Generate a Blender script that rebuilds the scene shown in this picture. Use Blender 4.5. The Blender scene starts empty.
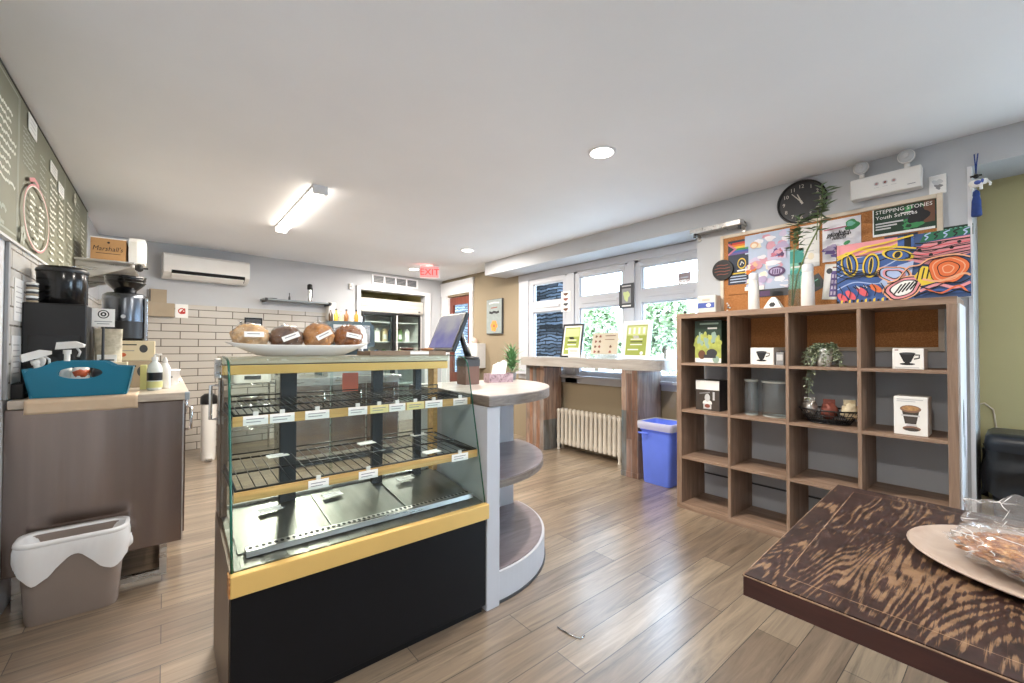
import bpy, math, random
from mathutils import Vector, Matrix, noise
PI = math.pi
SC = bpy.context.scene
COL = SC.collection
rnd = random.Random(7)

# ---------------------------------------------------------------- mesh builder
class MB:
    def __init__(s):
        s.v = []; s.f = []; s.m = []; s.sm = []; s.mats = []; s.T = None; s.O = None; s.d = 0.0
    def mi(s, m):
        if m not in s.mats: s.mats.append(m)
        return s.mats.index(m)
    def add(s, vs, fs, mat, smooth=False):
        b = len(s.v); k = s.mi(mat)
        if s.T is not None: vs = [s.T @ Vector(p) for p in vs]
        s.v += [tuple(p) for p in vs]
        for f in fs:
            s.f.append(tuple(b + i for i in f)); s.m.append(k); s.sm.append(smooth)
        return s
    def box(s, x0, x1, y0, y1, z0, z1, mat):
        vs = [(x, y, z) for z in (z0, z1) for y in (y0, y1) for x in (x0, x1)]
        return s.add(vs, [(0, 2, 3, 1), (4, 5, 7, 6), (0, 1, 5, 4), (2, 6, 7, 3), (0, 4, 6, 2), (1, 3, 7, 5)], mat)
    def prism(s, poly, a0, a1, axis, mat, smooth=False):
        n = len(poly)
        def P(p, a):
            return {'z': (p[0], p[1], a), 'y': (p[0], a, p[1]), 'x': (a, p[0], p[1])}[axis]
        vs = [P(p, a0) for p in poly] + [P(p, a1) for p in poly]
        s.add(vs, [tuple(range(n - 1, -1, -1)), tuple(range(n, 2 * n))], mat)
        s.add(vs, [(i, (i + 1) % n, n + (i + 1) % n, n + i) for i in range(n)], mat, smooth)
        return s
    def lathe(s, prof, c, mat, seg=24, axis='z', smooth=True, sx=1.0, sy=1.0, cap=True):
        vs = []; fs = []
        for r, z in prof:
            for i in range(seg):
                a = 2 * PI * i / seg
                p = (r * math.cos(a) * sx, r * math.sin(a) * sy, z)
                if axis == 'y': p = (p[0], p[2], p[1])
                elif axis == 'x': p = (p[2], p[0], p[1])
                vs.append((c[0] + p[0], c[1] + p[1], c[2] + p[2]))
        for k in range(len(prof) - 1):
            for i in range(seg):
                j = (i + 1) % seg
                fs.append((k * seg + i, k * seg + j, (k + 1) * seg + j, (k + 1) * seg + i))
        s.add(vs, fs, mat, smooth)
        if cap:
            if prof[0][0] > 1e-5: s.add(vs[:seg], [tuple(range(seg - 1, -1, -1))], mat)
            if prof[-1][0] > 1e-5: s.add(vs[-seg:], [tuple(range(seg))], mat)
        return s
    def cyl(s, c, r, h, mat, seg=20, axis='z'):
        return s.lathe([(r, 0), (r, h)], c, mat, seg, axis)
    def tube(s, pts, r, mat, seg=8, closed=False, smooth=True):
        pts = [Vector(p) for p in pts]; n = len(pts); vs = []; fs = []
        up = None
        for i, p in enumerate(pts):
            if closed: t = pts[(i + 1) % n] - pts[i - 1]
            else: t = pts[min(i + 1, n - 1)] - pts[max(i - 1, 0)]
            if t.length < 1e-9: t = Vector((0, 0, 1))
            t.normalize()
            if up is None:
                up = Vector((0, 0, 1)) if abs(t.z) < .9 else Vector((1, 0, 0))
            a = up - t * up.dot(t)
            if a.length < 1e-6: a = t.orthogonal()
            a.normalize(); b = t.cross(a); up = a
            rr = r[i] if isinstance(r, (list, tuple)) else r
            for k in range(seg):
                q = 2 * PI * k / seg
                vs.append(p + (a * math.cos(q) + b * math.sin(q)) * rr)
        for i in range(n if closed else n - 1):
            for k in range(seg):
                l = (k + 1) % seg; j = (i + 1) % n
                fs.append((i * seg + k, i * seg + l, j * seg + l, j * seg + k))
        if not closed:
            fs.append(tuple(range(seg - 1, -1, -1))); fs.append(tuple((n - 1) * seg + k for k in range(seg)))
        return s.add(vs, fs, mat, smooth)
    def ball(s, c, r, mat, seg=20, rings=12, nz=0.0, ns=3.0, zmin=-1.0, seed=0.0, smooth=True):
        if not isinstance(r, (tuple, list)): r = (r, r, r)
        vs = []; fs = []
        for k in range(rings + 1):
            th = PI * k / rings
            for i in range(seg):
                a = 2 * PI * i / seg
                d = Vector((math.sin(th) * math.cos(a), math.sin(th) * math.sin(a), max(zmin, -math.cos(th))))
                q = 1 + (nz * noise.noise(d * ns + Vector((seed, seed * 1.7, 0))) if nz else 0)
                vs.append((c[0] + d.x * r[0] * q, c[1] + d.y * r[1] * q, c[2] + d.z * r[2] * (q if d.z > zmin else 1)))
        for k in range(rings):
            for i in range(seg):
                j = (i + 1) % seg
                fs.append((k * seg + i, k * seg + j, (k + 1) * seg + j, (k + 1) * seg + i))
        return s.add(vs, fs, mat, smooth)
    def surf(s, fn, nu, nv, mat, smooth=True, closed=False):
        vs = [fn(i / nu, j / nv) for j in range(nv + 1) for i in range(nu + 1)]
        w = nu + 1
        fs = [(j * w + i, j * w + i + 1, (j + 1) * w + i + 1, (j + 1) * w + i) for j in range(nv) for i in range(nu)]
        return s.add(vs, fs, mat, smooth)
    def loft(s, rings, mat, smooth=True, cap0=True, cap1=True):
        n = len(rings[0]); vs = [p for r in rings for p in r]; fs = []
        for k in range(len(rings) - 1):
            for i in range(n):
                j = (i + 1) % n
                fs.append((k * n + i, k * n + j, (k + 1) * n + j, (k + 1) * n + i))
        s.add(vs, fs, mat, smooth)
        if cap0: s.add(rings[0], [tuple(range(n - 1, -1, -1))], mat)
        if cap1: s.add(rings[-1], [tuple(range(n))], mat)
        return s
    # ---- flat artwork lying on a surface: every mark a little above the last one
    def frame(s, O, U, V, d0=0.0004):
        s.O = Vector(O); s.U = Vector(U).normalized(); s.V = Vector(V).normalized(); s.N = s.U.cross(s.V); s.d = d0
        return s
    def P(s, u, v): return s.O + s.U * u + s.V * v + s.N * s.d
    def poly(s, pts, mat):
        s.d += .00012
        return s.add([s.P(*p) for p in pts], [tuple(range(len(pts)))], mat)
    def rect(s, u0, v0, u1, v1, mat): return s.poly([(u0, v0), (u1, v0), (u1, v1), (u0, v1)], mat)
    def oval(s, u, v, ru, rv, mat, n=22, rot=0.0, wob=0.0):
        pts = []
        for i in range(n):
            a = 2 * PI * i / n; w = 1 + wob * math.sin(3 * a + u * 40) * .6 + wob * math.cos(5 * a) * .4
            x, y = ru * w * math.cos(a), rv * w * math.sin(a)
            pts.append((u + x * math.cos(rot) - y * math.sin(rot), v + x * math.sin(rot) + y * math.cos(rot)))
        s.poly(pts, mat); return pts
    def line(s, pts, w, mat, closed=False):
        s.d += .00012
        n = len(pts); L = []; R = []
        for i in range(n):
            if closed: a, b = pts[i - 1], pts[(i + 1) % n]
            else: a, b = pts[max(i - 1, 0)], pts[min(i + 1, n - 1)]
            dx, dy = b[0] - a[0], b[1] - a[1]; l = math.hypot(dx, dy) or 1
            ww = w[i] if isinstance(w, (list, tuple)) else w
            ox, oy = -dy / l * ww / 2, dx / l * ww / 2
            L.append((pts[i][0] + ox, pts[i][1] + oy)); R.append((pts[i][0] - ox, pts[i][1] - oy))
        vs = [s.P(*p) for p in L] + [s.P(*p) for p in R]
        m = n if closed else n - 1
        return s.add(vs, [(n + i, n + (i + 1) % n, (i + 1) % n, i) for i in range(m)], mat)
    def text(s, txt, u, v, h, mat, align='LEFT', sx=1.0, shear=0.0):
        s.d += .00012
        vs, fs, w = text_mesh(txt)
        k = h / .7
        o = {'LEFT': 0, 'CENTER': -w * k * sx / 2, 'RIGHT': -w * k * sx}[align]
        return s.add([s.P(u + o + (x + shear * y) * k * sx, v + y * k) for x, y in vs], fs, mat)
    def leaf(s, p, d, l, w, mat, bend=.25):
        p = Vector(p); d = Vector(d).normalized()
        side = d.cross(Vector((0, 0, 1)))
        if side.length < .05: side = Vector((1, 0, 0))
        side.normalize(); n = side.cross(d)
        a = p + d * l * .45 + n * l * bend * .3; b = p + d * l - n * l * bend * .2
        return s.add([p, a + side * w / 2, b, a - side * w / 2], [(0, 1, 2, 3)], mat, True)
    def build(s, name, parent=None, loc=(0, 0, 0), rotz=0.0, bevel=0.0, label=None, cat=None, group=None, kind=None, seg=2):
        me = bpy.data.meshes.new(name)
        me.from_pydata([tuple(p) for p in s.v], [], s.f)
        for m in s.mats: me.materials.append(m)
        me.polygons.foreach_set('material_index', s.m)
        me.polygons.foreach_set('use_smooth', s.sm)
        me.update()
        o = bpy.data.objects.new(name, me); COL.objects.link(o)
        o.location = loc; o.rotation_euler = (0, 0, rotz)
        if parent is not None: o.parent = parent
        if bevel:
            b = o.modifiers.new('bevel', 'BEVEL'); b.width = bevel; b.segments = seg; b.limit_method = 'ANGLE'; b.angle_limit = math.radians(40)
        tag(o, label, cat, group, kind)
        return o

_tc = {}
def text_mesh(t):
    if t in _tc: return _tc[t]
    cu = bpy.data.curves.new('lettering', 'FONT'); cu.body = t; cu.size = 1.0; cu.resolution_u = 2
    ob = bpy.data.objects.new('lettering', cu)
    me = ob.to_mesh()
    vs = [(v.co.x, v.co.y) for v in me.vertices]; fs = [tuple(p.vertices) for p in me.polygons]
    ob.to_mesh_clear(); bpy.data.objects.remove(ob); bpy.data.curves.remove(cu)
    w = max(v[0] for v in vs) if vs else 0
    _tc[t] = (vs, fs, w)
    return _tc[t]

def tag(o, label=None, cat=None, group=None, kind=None):
    if label: o['label'] = label
    if cat: o['category'] = cat
    if group: o['group'] = group
    if kind: o['kind'] = kind
    return o
def thing(name, label, cat, loc=(0, 0, 0), rotz=0.0, group=None):
    o = bpy.data.objects.new(name, None); COL.objects.link(o)
    o.location = loc; o.rotation_euler = (0, 0, rotz); o.empty_display_size = .1
    return tag(o, label, cat, group)
def dup(root, loc, rotz=0.0, label=None, skip=()):
    r = root.copy(); COL.objects.link(r); r.location = loc; r.rotation_euler = (0, 0, rotz)
    if label: r['label'] = label
    for ch in list(root.children):
        c = ch.copy(); COL.objects.link(c); c.parent = r
        for g in list(ch.children):
            d = g.copy(); COL.objects.link(d); d.parent = c
    return r
def struct(mb, name, bevel=0.0, loc=(0, 0, 0), rotz=0.0, parent=None):
    return mb.build(name, parent, loc, rotz, bevel, kind=None if parent else 'structure')

# ---------------------------------------------------------------- materials
def lin(h):
    h = h.lstrip('#'); c = [int(h[i:i + 2], 16) / 255 for i in (0, 2, 4)]
    return tuple((x / 12.92 if x <= .04045 else ((x + .055) / 1.055) ** 2.4) for x in c) + (1,)
class NT:
    def __init__(s, name):
        s.m = bpy.data.materials.new(name); s.m.use_nodes = True
        s.t = s.m.node_tree; s.t.nodes.clear()
        s.out = s.n('ShaderNodeOutputMaterial')
    def n(s, typ, **kw):
        o = s.t.nodes.new(typ)
        for k, v in kw.items():
            if k.startswith('i_'):
                key = k[2:].replace('_', ' ')
                o.inputs[key].default_value = v
            else: setattr(o, k, v)
        return o
    def l(s, a, b): s.t.links.new(a, b)
    def coord(s, swz='xyz', scale=(1, 1, 1), rot=(0, 0, 0)):
        tc = s.n('ShaderNodeTexCoord'); o = tc.outputs['Object']
        if swz != 'xyz':
            sp = s.n('ShaderNodeSeparateXYZ'); cb = s.n('ShaderNodeCombineXYZ'); s.l(o, sp.inputs[0])
            for i, ch in enumerate(swz): s.l(sp.outputs['xyz'.index(ch)], cb.inputs[i])
            o = cb.outputs[0]
        mp = s.n('ShaderNodeMapping'); mp.inputs['Scale'].default_value = scale; mp.inputs['Rotation'].default_value = rot
        s.l(o, mp.inputs[0]); return mp.outputs[0]
    def noise(s, vec, scale, detail=4, rough=.55, dist=0.0):
        o = s.n('ShaderNodeTexNoise'); o.inputs['Scale'].default_value = scale; o.inputs['Detail'].default_value = detail
        o.inputs['Roughness'].default_value = rough; o.inputs['Distortion'].default_value = dist
        if vec is not None: s.l(vec, o.inputs['Vector'])
        return o
    def ramp(s, fac, stops, interp='LINEAR'):
        o = s.n('ShaderNodeValToRGB'); e = o.color_ramp.elements; o.color_ramp.interpolation = interp
        while len(e) < len(stops): e.new(.5)
        for k, (p, c) in enumerate(stops):
            e[k].position = p; e[k].color = c if isinstance(c, tuple) else (lin(c) if isinstance(c, str) else (c, c, c, 1))
        s.l(fac, o.inputs[0]); return o.outputs[0]
    def mix(s, fac, a, b, mode='MIX'):
        o = s.n('ShaderNodeMix', data_type='RGBA', blend_type=mode)
        if isinstance(fac, (int, float)): o.inputs[0].default_value = fac
        else: s.l(fac, o.inputs[0])
        for k, x in ((6, a), (7, b)):
            if isinstance(x, tuple): o.inputs[k].default_value = x
            else: s.l(x, o.inputs[k])
        return o.outputs[2]
    def bsdf(s, col, rough=.5, metal=0.0, bump=None, bs=.2, bd=.01, spec=None, coat=0.0):
        b = s.n('ShaderNodeBsdfPrincipled')
        if isinstance(col, tuple): b.inputs['Base Color'].default_value = col
        else: s.l(col, b.inputs['Base Color'])
        if isinstance(rough, (int, float)): b.inputs['Roughness'].default_value = rough
        else: s.l(rough, b.inputs['Roughness'])
        b.inputs['Metallic'].default_value = metal
        if spec is not None: b.inputs['Specular IOR Level'].default_value = spec
        if coat: b.inputs['Coat Weight'].default_value = coat; b.inputs['Coat Roughness'].default_value = .26
        if bump is not None:
            k = s.n('ShaderNodeBump'); k.inputs['Strength'].default_value = bs; k.inputs['Distance'].default_value = bd
            s.l(bump, k.inputs['Height']); s.l(k.outputs[0], b.inputs['Normal'])
        s.l(b.outputs[0], s.out.inputs[0]); s.b = b
        return s.m
def plain(name, hexc, rough=.5, metal=0.0, var=.06, scale=6.0, bump=0.0, spec=None, coat=0.0):
    t = NT(name); c = lin(hexc)
    nz = t.noise(t.coord(), scale)
    dk = tuple(x * (1 - var) for x in c[:3]) + (1,); lt = tuple(min(1, x * (1 + var)) for x in c[:3]) + (1,)
    col = t.ramp(nz.outputs[0], [(.3, dk), (.7, lt)])
    return t.bsdf(col, rough, metal, nz.outputs[0] if bump else None, bump, .01, spec, coat)
def emis(name, hexc, st):
    t = NT(name); e = t.n('ShaderNodeEmission'); e.inputs[0].default_value = lin(hexc); e.inputs[1].default_value = st
    t.l(e.outputs[0], t.out.inputs[0]); return t.m
def glass(name, tint='#ffffff', refl=1.0, haze=0.0, rough=.02):
    t = NT(name); tr = t.n('ShaderNodeBsdfTransparent'); tr.inputs[0].default_value = lin(tint)
    gl = t.n('ShaderNodeBsdfGlossy'); gl.inputs['Roughness'].default_value = rough
    lw = t.n('ShaderNodeLayerWeight'); lw.inputs[0].default_value = .5
    pw = t.n('ShaderNodeMath', operation='POWER'); pw.inputs[1].default_value = 5; t.l(lw.outputs['Facing'], pw.inputs[0])
    mu = t.n('ShaderNodeMath', operation='MULTIPLY_ADD', use_clamp=True); mu.inputs[1].default_value = .7 * min(refl, 1.2); mu.inputs[2].default_value = .04 * refl
    t.l(pw.outputs[0], mu.inputs[0])
    mx = t.n('ShaderNodeMixShader'); t.l(mu.outputs[0], mx.inputs[0]); t.l(tr.outputs[0], mx.inputs[1]); t.l(gl.outputs[0], mx.inputs[2])
    sh = mx.outputs[0]
    if haze:
        df = t.n('ShaderNodeBsdfDiffuse'); df.inputs[0].default_value = (.9, .9, .9, 1)
        m2 = t.n('ShaderNodeMixShader'); m2.inputs[0].default_value = haze
        t.l(sh, m2.inputs[1]); t.l(df.outputs[0], m2.inputs[2]); sh = m2.outputs[0]
    t.l(sh, t.out.inputs[0]); return t.m

def brickmat(name, swz, bw, bh, mortar, c1, c2, cm, rough=.3, off=.5, bump=.3, grain=None, squash=1.0, coat=0.0, grainmix=.5, spec=None):
    t = NT(name); vec = t.coord(swz)
    br = t.n('ShaderNodeTexBrick'); br.offset = off; br.offset_frequency = 2
    br.inputs['Scale'].default_value = 1.0; br.inputs['Mortar Size'].default_value = mortar; br.inputs['Mortar Smooth'].default_value = .1
    br.inputs['Brick Width'].default_value = bw; br.inputs['Row Height'].default_value = bh; br.inputs['Bias'].default_value = 0
    br.inputs['Color1'].default_value = lin(c1); br.inputs['Color2'].default_value = lin(c2); br.inputs['Mortar'].default_value = lin(cm)
    t.l(vec, br.inputs['Vector']); col = br.outputs['Color']
    ht = t.n('ShaderNodeMath', operation='SUBTRACT'); ht.inputs[0].default_value = 1.0; t.l(br.outputs['Fac'], ht.inputs[1])
    h = ht.outputs[0]
    if grain:
        g = t.noise(t.coord(swz, grain), 1.0, 8, .66, 1.1)
        gr = t.ramp(g.outputs[0], [(.30, .30), (.44, .78), (.56, 1.05), (.72, 1.5)])
        col = t.mix(grainmix, col, gr, 'MULTIPLY')
        r = t.ramp(g.outputs[0], [(.3, rough * 1.25), (.7, rough * .85)])
        return t.bsdf(col, r, 0, h, bump, .004, spec, coat)
    nz = t.noise(vec, 3.0); col = t.mix(.12, col, t.ramp(nz.outputs[0], [(.3, .7), (.7, 1.0)]), 'MULTIPLY')
    return t.bsdf(col, rough, 0, h, bump, .004, spec, coat)
def woodmat(name, stops, scale, rough=.5, swz='xyz', dist=1.0, bump=.12, sc=1.0):
    t = NT(name)
    a = t.noise(t.coord(swz, scale), sc, 8, .6, dist)
    col = t.ramp(a.outputs[0], stops)
    return t.bsdf(col, rough, 0, a.outputs[0], bump, .004)

m_ceil = plain('ceiling_paint', '#eef0f4', .85, var=.015, scale=2)
m_wall = plain('pale_grey_paint', '#bdbfc2', .8, var=.02, scale=2)
m_yel = plain('warm_yellow_paint', '#8f816a', .8, var=.03, scale=2)
m_olive = plain('olive_yellow_paint', '#b8b084', .8, var=.03, scale=2)
m_white = plain('white_gloss_paint', '#e4e4e6', .45, var=.02)
m_trim = plain('window_trim_paint', '#bcbdc2', .5, var=.02)
m_plastic_w = plain('white_plastic', '#e8e6e2', .35, var=.02)
m_floor = brickmat('wood_plank_floor', 'xyz', 1.22, .15, .0016, '#756453', '#97856f', '#2c251f', .34, .37, .25, (1.7, 24, 1), grainmix=.8, spec=.8, coat=1.0)
m_tile = brickmat('white_subway_tile', 'xzy', .345, .087, .0045, '#c0bab1', '#b7b1a8', '#5c564e', .22, .5, .35)
m_tile_l = brickmat('white_wall_tile', 'yzx', .345, .087, .0045, '#c6c4c0', '#bebcb8', '#77726b', .22, .5, .35)
def steelmat(name, base, rough, swz, scale, wavy=False):
    t = NT(name); nz = t.noise(t.coord(swz, scale), 1.0, 5, .6, .3)
    col = t.ramp(nz.outputs[0], [(.28, tuple(x * .8 for x in lin(base)[:3]) + (1,)), (.5, lin(base)), (.72, tuple(min(1, x * 1.22) for x in lin(base)[:3]) + (1,))])
    r = t.ramp(nz.outputs[0], [(.2, rough * .8), (.8, rough * 1.3)])
    n2 = t.noise(t.coord('xyz', (5, 5, .25)), 1.0, 2, .5)
    return t.bsdf(col, r, 1.0, n2.outputs[0] if wavy else None, .5, .02)
m_steel_v = steelmat('brushed_steel_streaked', '#94867f', .22, 'xyz', (5, 5, .12), True)  # upright colour streaks also stand in for reflections in the brushed steel
m_steel = steelmat('satin_steel', '#c9c6c2', .28, 'xyz', (3, 30, 30))
m_chrome = plain('chrome', '#dcdcdc', .12, 1.0, .02)
m_black = plain('black_plastic', '#141416', .4, 0, .1)
m_black_lam = plain('black_laminate', '#08080b', .5, 0, .2, 14, spec=.25)
m_black_gl = plain('black_gloss', '#0d0d0f', .18, 0, .05)
m_gold = plain('brushed_gold_trim', '#dcb46a', .38, .25, .05, 5)
m_goldwood = woodmat('honey_wood_rail', [(.3, '#b08a50'), (.6, '#cda968'), (.8, '#dcbc80')], (3, 40, 40), .45)
m_endgrain = woodmat('orange_end_grain', [(.3, '#7a4a20'), (.6, '#c58a4a')], (10, 40, 90), .6)
m_glass = glass('clear_glass', '#f4faf8', .75)
m_glass_case = glass('case_glass', '#f2f8f6', .7)
m_glassedge = plain('green_glass_edge', '#1f5a48', .15, 0, .1)
m_pane = glass('window_glass', '#fafcff', .5)
m_cubby_v = woodmat('taupe_oak_upright', [(.25, '#6a5546'), (.5, '#8b7361'), (.75, '#a38a76')], (14, 14, 1.2), .5, sc=1.6)
m_cubby_h = woodmat('taupe_oak_shelf', [(.25, '#6e5848'), (.5, '#917865'), (.75, '#a98f7a')], (14, 1.2, 14), .5, sc=1.6)
m_laminate = woodmat('grey_wood_laminate', [(.25, '#9a8d86'), (.5, '#b5aaa3'), (.75, '#c6bdb6')], (2, 22, 22), .3)
m_laminate_edge = woodmat('brown_laminate_edge', [(.25, '#52463e'), (.5, '#776b61'), (.75, '#978b80')], (5, 5, 40), .4)
m_barslab = woodmat('whitewashed_bar_slab', [(.25, '#958e86'), (.5, '#ada7a0'), (.75, '#bcb7b1')], (18, 1.6, 18), .4)
m_dark = plain('dark_grey', '#3a3c40', .5)
m_grey = plain('mid_grey', '#8d8e90', .5)
m_lgrey = plain('light_grey', '#c9c9c9', .5)
m_paper = plain('white_paper', '#efeeea', .7, var=.02)
m_kraft = plain('kraft_card', '#b48a5c', .75, var=.08, scale=12)
m_ink = plain('black_ink', '#1a1a1c', .6)
m_tan = plain('tan_card', '#a4957f', .75)
m_parch = plain('baking_parchment', '#c5ad92', .7, var=.08)
POT, STRIP, SKY, SUN, EXPO = 42, 80, 15.5, 8, 0.16
# ---------------------------------------------------------------- the room
XL, XR, XO, ZC = -.557, 3.44, 3.82, 2.40
BM = .1; BA = math.atan(BM)
def by(x): return 6.25 + BM * x
mb = MB(); mb.box(XL - .2, XO + .15, -2.8, 7.6, -.08, 0, m_floor); struct(mb, 'floor')
mb = MB(); mb.box(XL - .2, XO + .15, -2.8, 7.6, ZC, ZC + .08, m_ceil); struct(mb, 'ceiling')
mb = MB(); mb.box(XL - .15, XL, -2.8, 6.4, 0, ZC, m_wall); struct(mb, 'wall_left')
# back wall, slightly askew, with an opening for the glass door fridge
mb = MB()
def bseg(x0, x1, z0, z1, m, t=.15, mbx=None):
    (mbx or mb).prism([(x0, by(x0)), (x1, by(x1)), (x1, by(x1) + t), (x0, by(x0) + t)], z0, z1, 'z', m)
bseg(XL - .15, 2.30, 0, ZC, m_wall); bseg(2.30, 3.46, 2.11, ZC, m_wall); bseg(3.46, XO + .15, 0, ZC, m_wall)
struct(mb, 'wall_back')
mb = MB(); L = (2.24 - XL) / math.cos(BA)
mb.box(0, L, -.012, -.001, 0, 1.71, m_tile); struct(mb, 'wall_back_tiles', loc=(XL, by(XL), 0), rotz=BA)
mb = MB(); mb.box(XL + .001, XL + .012, 2.902, 6.18, .97, 1.69, m_tile_l); struct(mb, 'wall_left_tiles')
mb = MB(); mb.box(XL + .001, XL + .014, 2.872, 2.9, .97, 1.70, m_grey); struct(mb, 'trim_1', .002)
mb = MB(); mb.box(XR, XO, .183, 1.747, 0, 2.222, m_wall); struct(mb, 'wall_right')
mb = MB(); mb.box(XR, XO - .001, -2.8, 4.793, 2.222, ZC - .001, m_wall); struct(mb, 'wall_header')
mb = MB(); mb.box(XR - .014, XR, .217, 1.747, 0, .19, m_wall); mb.box(XR - .012, XR, .217, 1.747, .19, .2, m_dark); struct(mb, 'baseboard_right')
# outer wall: alcove side, window bank, yellow end with the door
mb = MB(); t0, t1 = XO, XO + .15
mb.box(t0, t1, -2.8, -2.2, 0, ZC, m_olive); mb.box(t0, t1, -2.2, -.55, 0, .5, m_olive); mb.box(t0, t1, -2.2, -.55, 2.15, ZC, m_olive)
mb.box(t0, t1, -.55, 1.747, 0, ZC, m_olive)
mb.box(t0, t1, 1.747, 4.505, 0, .79, m_yel); mb.box(t0, t1, 1.747, 4.505, 2.22, ZC, m_yel)
mb.box(t0, t1, 4.505, 5.72, 0, ZC, m_yel); mb.box(t0, t1, 5.72, 6.43, 2.09, ZC, m_yel); mb.box(t0, t1, 6.43, 7.3, 0, ZC, m_yel)
struct(mb, 'wall_outer')
mb = MB()
mb.box(XL - .2, XO + .15, -2.8, -2.65, 0, ZC, m_wall)
struct(mb, 'wall_front')
# window bank
def ringx(mb, x0, x1, y0, y1, z0, z1, w, m):
    mb.box(x0, x1, y0, y0 + w, z0, z1, m); mb.box(x0, x1, y1 - w, y1, z0, z1, m)
    mb.box(x0, x1, y0 + w, y1 - w, z0, z0 + w, m); mb.box(x0, x1, y0 + w, y1 - w, z1 - w, z1, m)
bays = [(3.655, 4.21), (2.775, 3.38), (1.91, 2.53)]
for n, (a, b) in enumerate(bays):
    mb = MB(); q = .035
    mb.box(XO - .005, XO + .06, a - q, a, .88, 2.07 + q, m_trim); mb.box(XO - .005, XO + .06, b, b + q, .88, 2.07 + q, m_trim)
    mb.box(XO - .005, XO + .06, a, b, 2.06, 2.07 + q, m_trim); mb.box(XO - .005, XO + .06, a, b, .88, .93, m_trim)
    mb.box(XO - .012, XO + .06, a, b, 1.685, 1.82, m_trim); mb.box(XO - .02, XO - .012, a + .05, b - .05, 1.735, 1.765, m_trim)
    ringx(mb, XO + .01, XO + .04, a, b, 1.82, 2.06, .014, m_trim); ringx(mb, XO + .01, XO + .04, a, b, .93, 1.685, .014, m_trim)
    w = struct(mb, 'window_%d' % (n + 1), .003)
    mb = MB(); mb.box(XO + .022, XO + .028, a + .01, b - .01, .94, 1.68, m_pane); mb.box(XO + .022, XO + .028, a + .01, b - .01, 1.83, 2.05, m_pane)
    mb.build('pane', w)
mb = MB()
for a, b in ((1.747, 1.875), (2.565, 2.74), (3.415, 3.62), (4.245, 4.505)):
    mb.box(XO - .004, XO + .06, a, b, .79, 2.22, m_trim); mb.box(XO - .018, XO - .004, a + .045, b - .045, .9, 2.13, m_trim)
mb.box(XO - .004, XO + .15, 1.875, 4.245, 2.105, 2.22, m_trim); mb.box(XO - .004, XO + .15, 1.875, 4.245, .79, .88, m_trim)
mb.box(XO - .016, XO - .004, 1.76, 4.5, 2.13, 2.215, m_trim)
mb.box(XO - .06, XO + .0, 1.75, 4.5, .855, .885, m_trim)
struct(mb, 'trim_2', .003)
mb = MB(); ringx(mb, XO, XO + .12, -2.2, -.55, .5, 2.15, .06, m_trim); struct(mb, 'window_4', .003)
mb = MB(); mb.box(XR - .006, XR, .183, .2, 0, 2.222, m_white); struct(mb, 'trim_3')
# door in the yellow wall
mb = MB(); f = .085
mb.box(XO - .025, XO, 5.72 - f, 5.72, 0, 2.09 + .03, m_white); mb.box(XO - .025, XO, 6.43, 6.43 + f + .1, 0, 2.12, m_white)
mb.box(XO - .03, XO, 5.72 - f - .02, 6.43 + f + .12, 2.12, 2.33, m_white); mb.box(XO - .04, XO, 5.72 - f - .03, 6.43 + f + .13, 2.31, 2.345, m_white)
mb.box(XO - .004, XO + .1, 5.72, 5.74, 0, 2.09, m_white); mb.box(XO - .004, XO + .1, 6.41, 6.43, 0, 2.09, m_white)
struct(mb, 'trim_4', .003)
m_reddoor = woodmat('red_brown_door', [(.3, '#5e2a1e'), (.7, '#84402e')], (30, 30, 2), .4)
mb = MB(); y0, y1 = 5.74, 6.41
mb.box(XO + .03, XO + .07, y0, y0 + .1, .01, 2.08, m_reddoor); mb.box(XO + .03, XO + .07, y1 - .1, y1, .01, 2.08, m_reddoor)
mb.box(XO + .03, XO + .07, y0 + .1, y1 - .1, 1.95, 2.08, m_reddoor); mb.box(XO + .03, XO + .07, y0 + .1, y1 - .1, .01, .8, m_reddoor)
d = struct(mb, 'door_1', .003)
mb = MB(); mb.box(XO + .045, XO + .052, y0 + .1, y1 - .1, .8, 1.95, m_pane); mb.build('pane', d)
mb = MB(); mb.tube([(XO + .0, y0 + .06, 1.0), (XO - .03, y0 + .06, 1.0), (XO - .03, y0 + .16, 1.0)], .008, m_chrome); mb.cyl((XO, y0 + .06, 1.0), .02, .03, m_chrome, axis='x'); mb.build('handle', d)
# fridge alcove casing on the back wall
mb = MB()
def bx2(s, u0, u1, d0, d1, z0, z1, m): s.box(u0, u1, -d1, -d0, z0, z1, m)
def wl(x): return (x - XL) / math.cos(BA)
bx2(mb, wl(2.24), wl(2.30), 0, .03, 0, 2.16, m_white); bx2(mb, wl(3.46), wl(3.56), 0, .03, 0, 2.16, m_white); bx2(mb, wl(2.30), wl(3.46), 0, .03, 2.108, 2.16, m_white)
struct(mb, 'trim_5', .003, (XL, by(XL), 0), BA)
m_alc = plain('alcove_yellow', '#c9bd84', .8)
mb = MB(); u0, u1 = wl(2.28), wl(3.48)
mb.box(u0 - .03, u0, .15, .95, 0, 2.2, m_alc); mb.box(u1, u1 + .03, .15, .95, 0, 2.2, m_alc); mb.box(u0, u1, .92, .95, 0, 2.2, m_alc); mb.box(u0, u1, .15, .95, 2.17, 2.2, m_alc)
struct(mb, 'wall_fridge_alcove', loc=(XL, by(XL), 0), rotz=BA)

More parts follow.
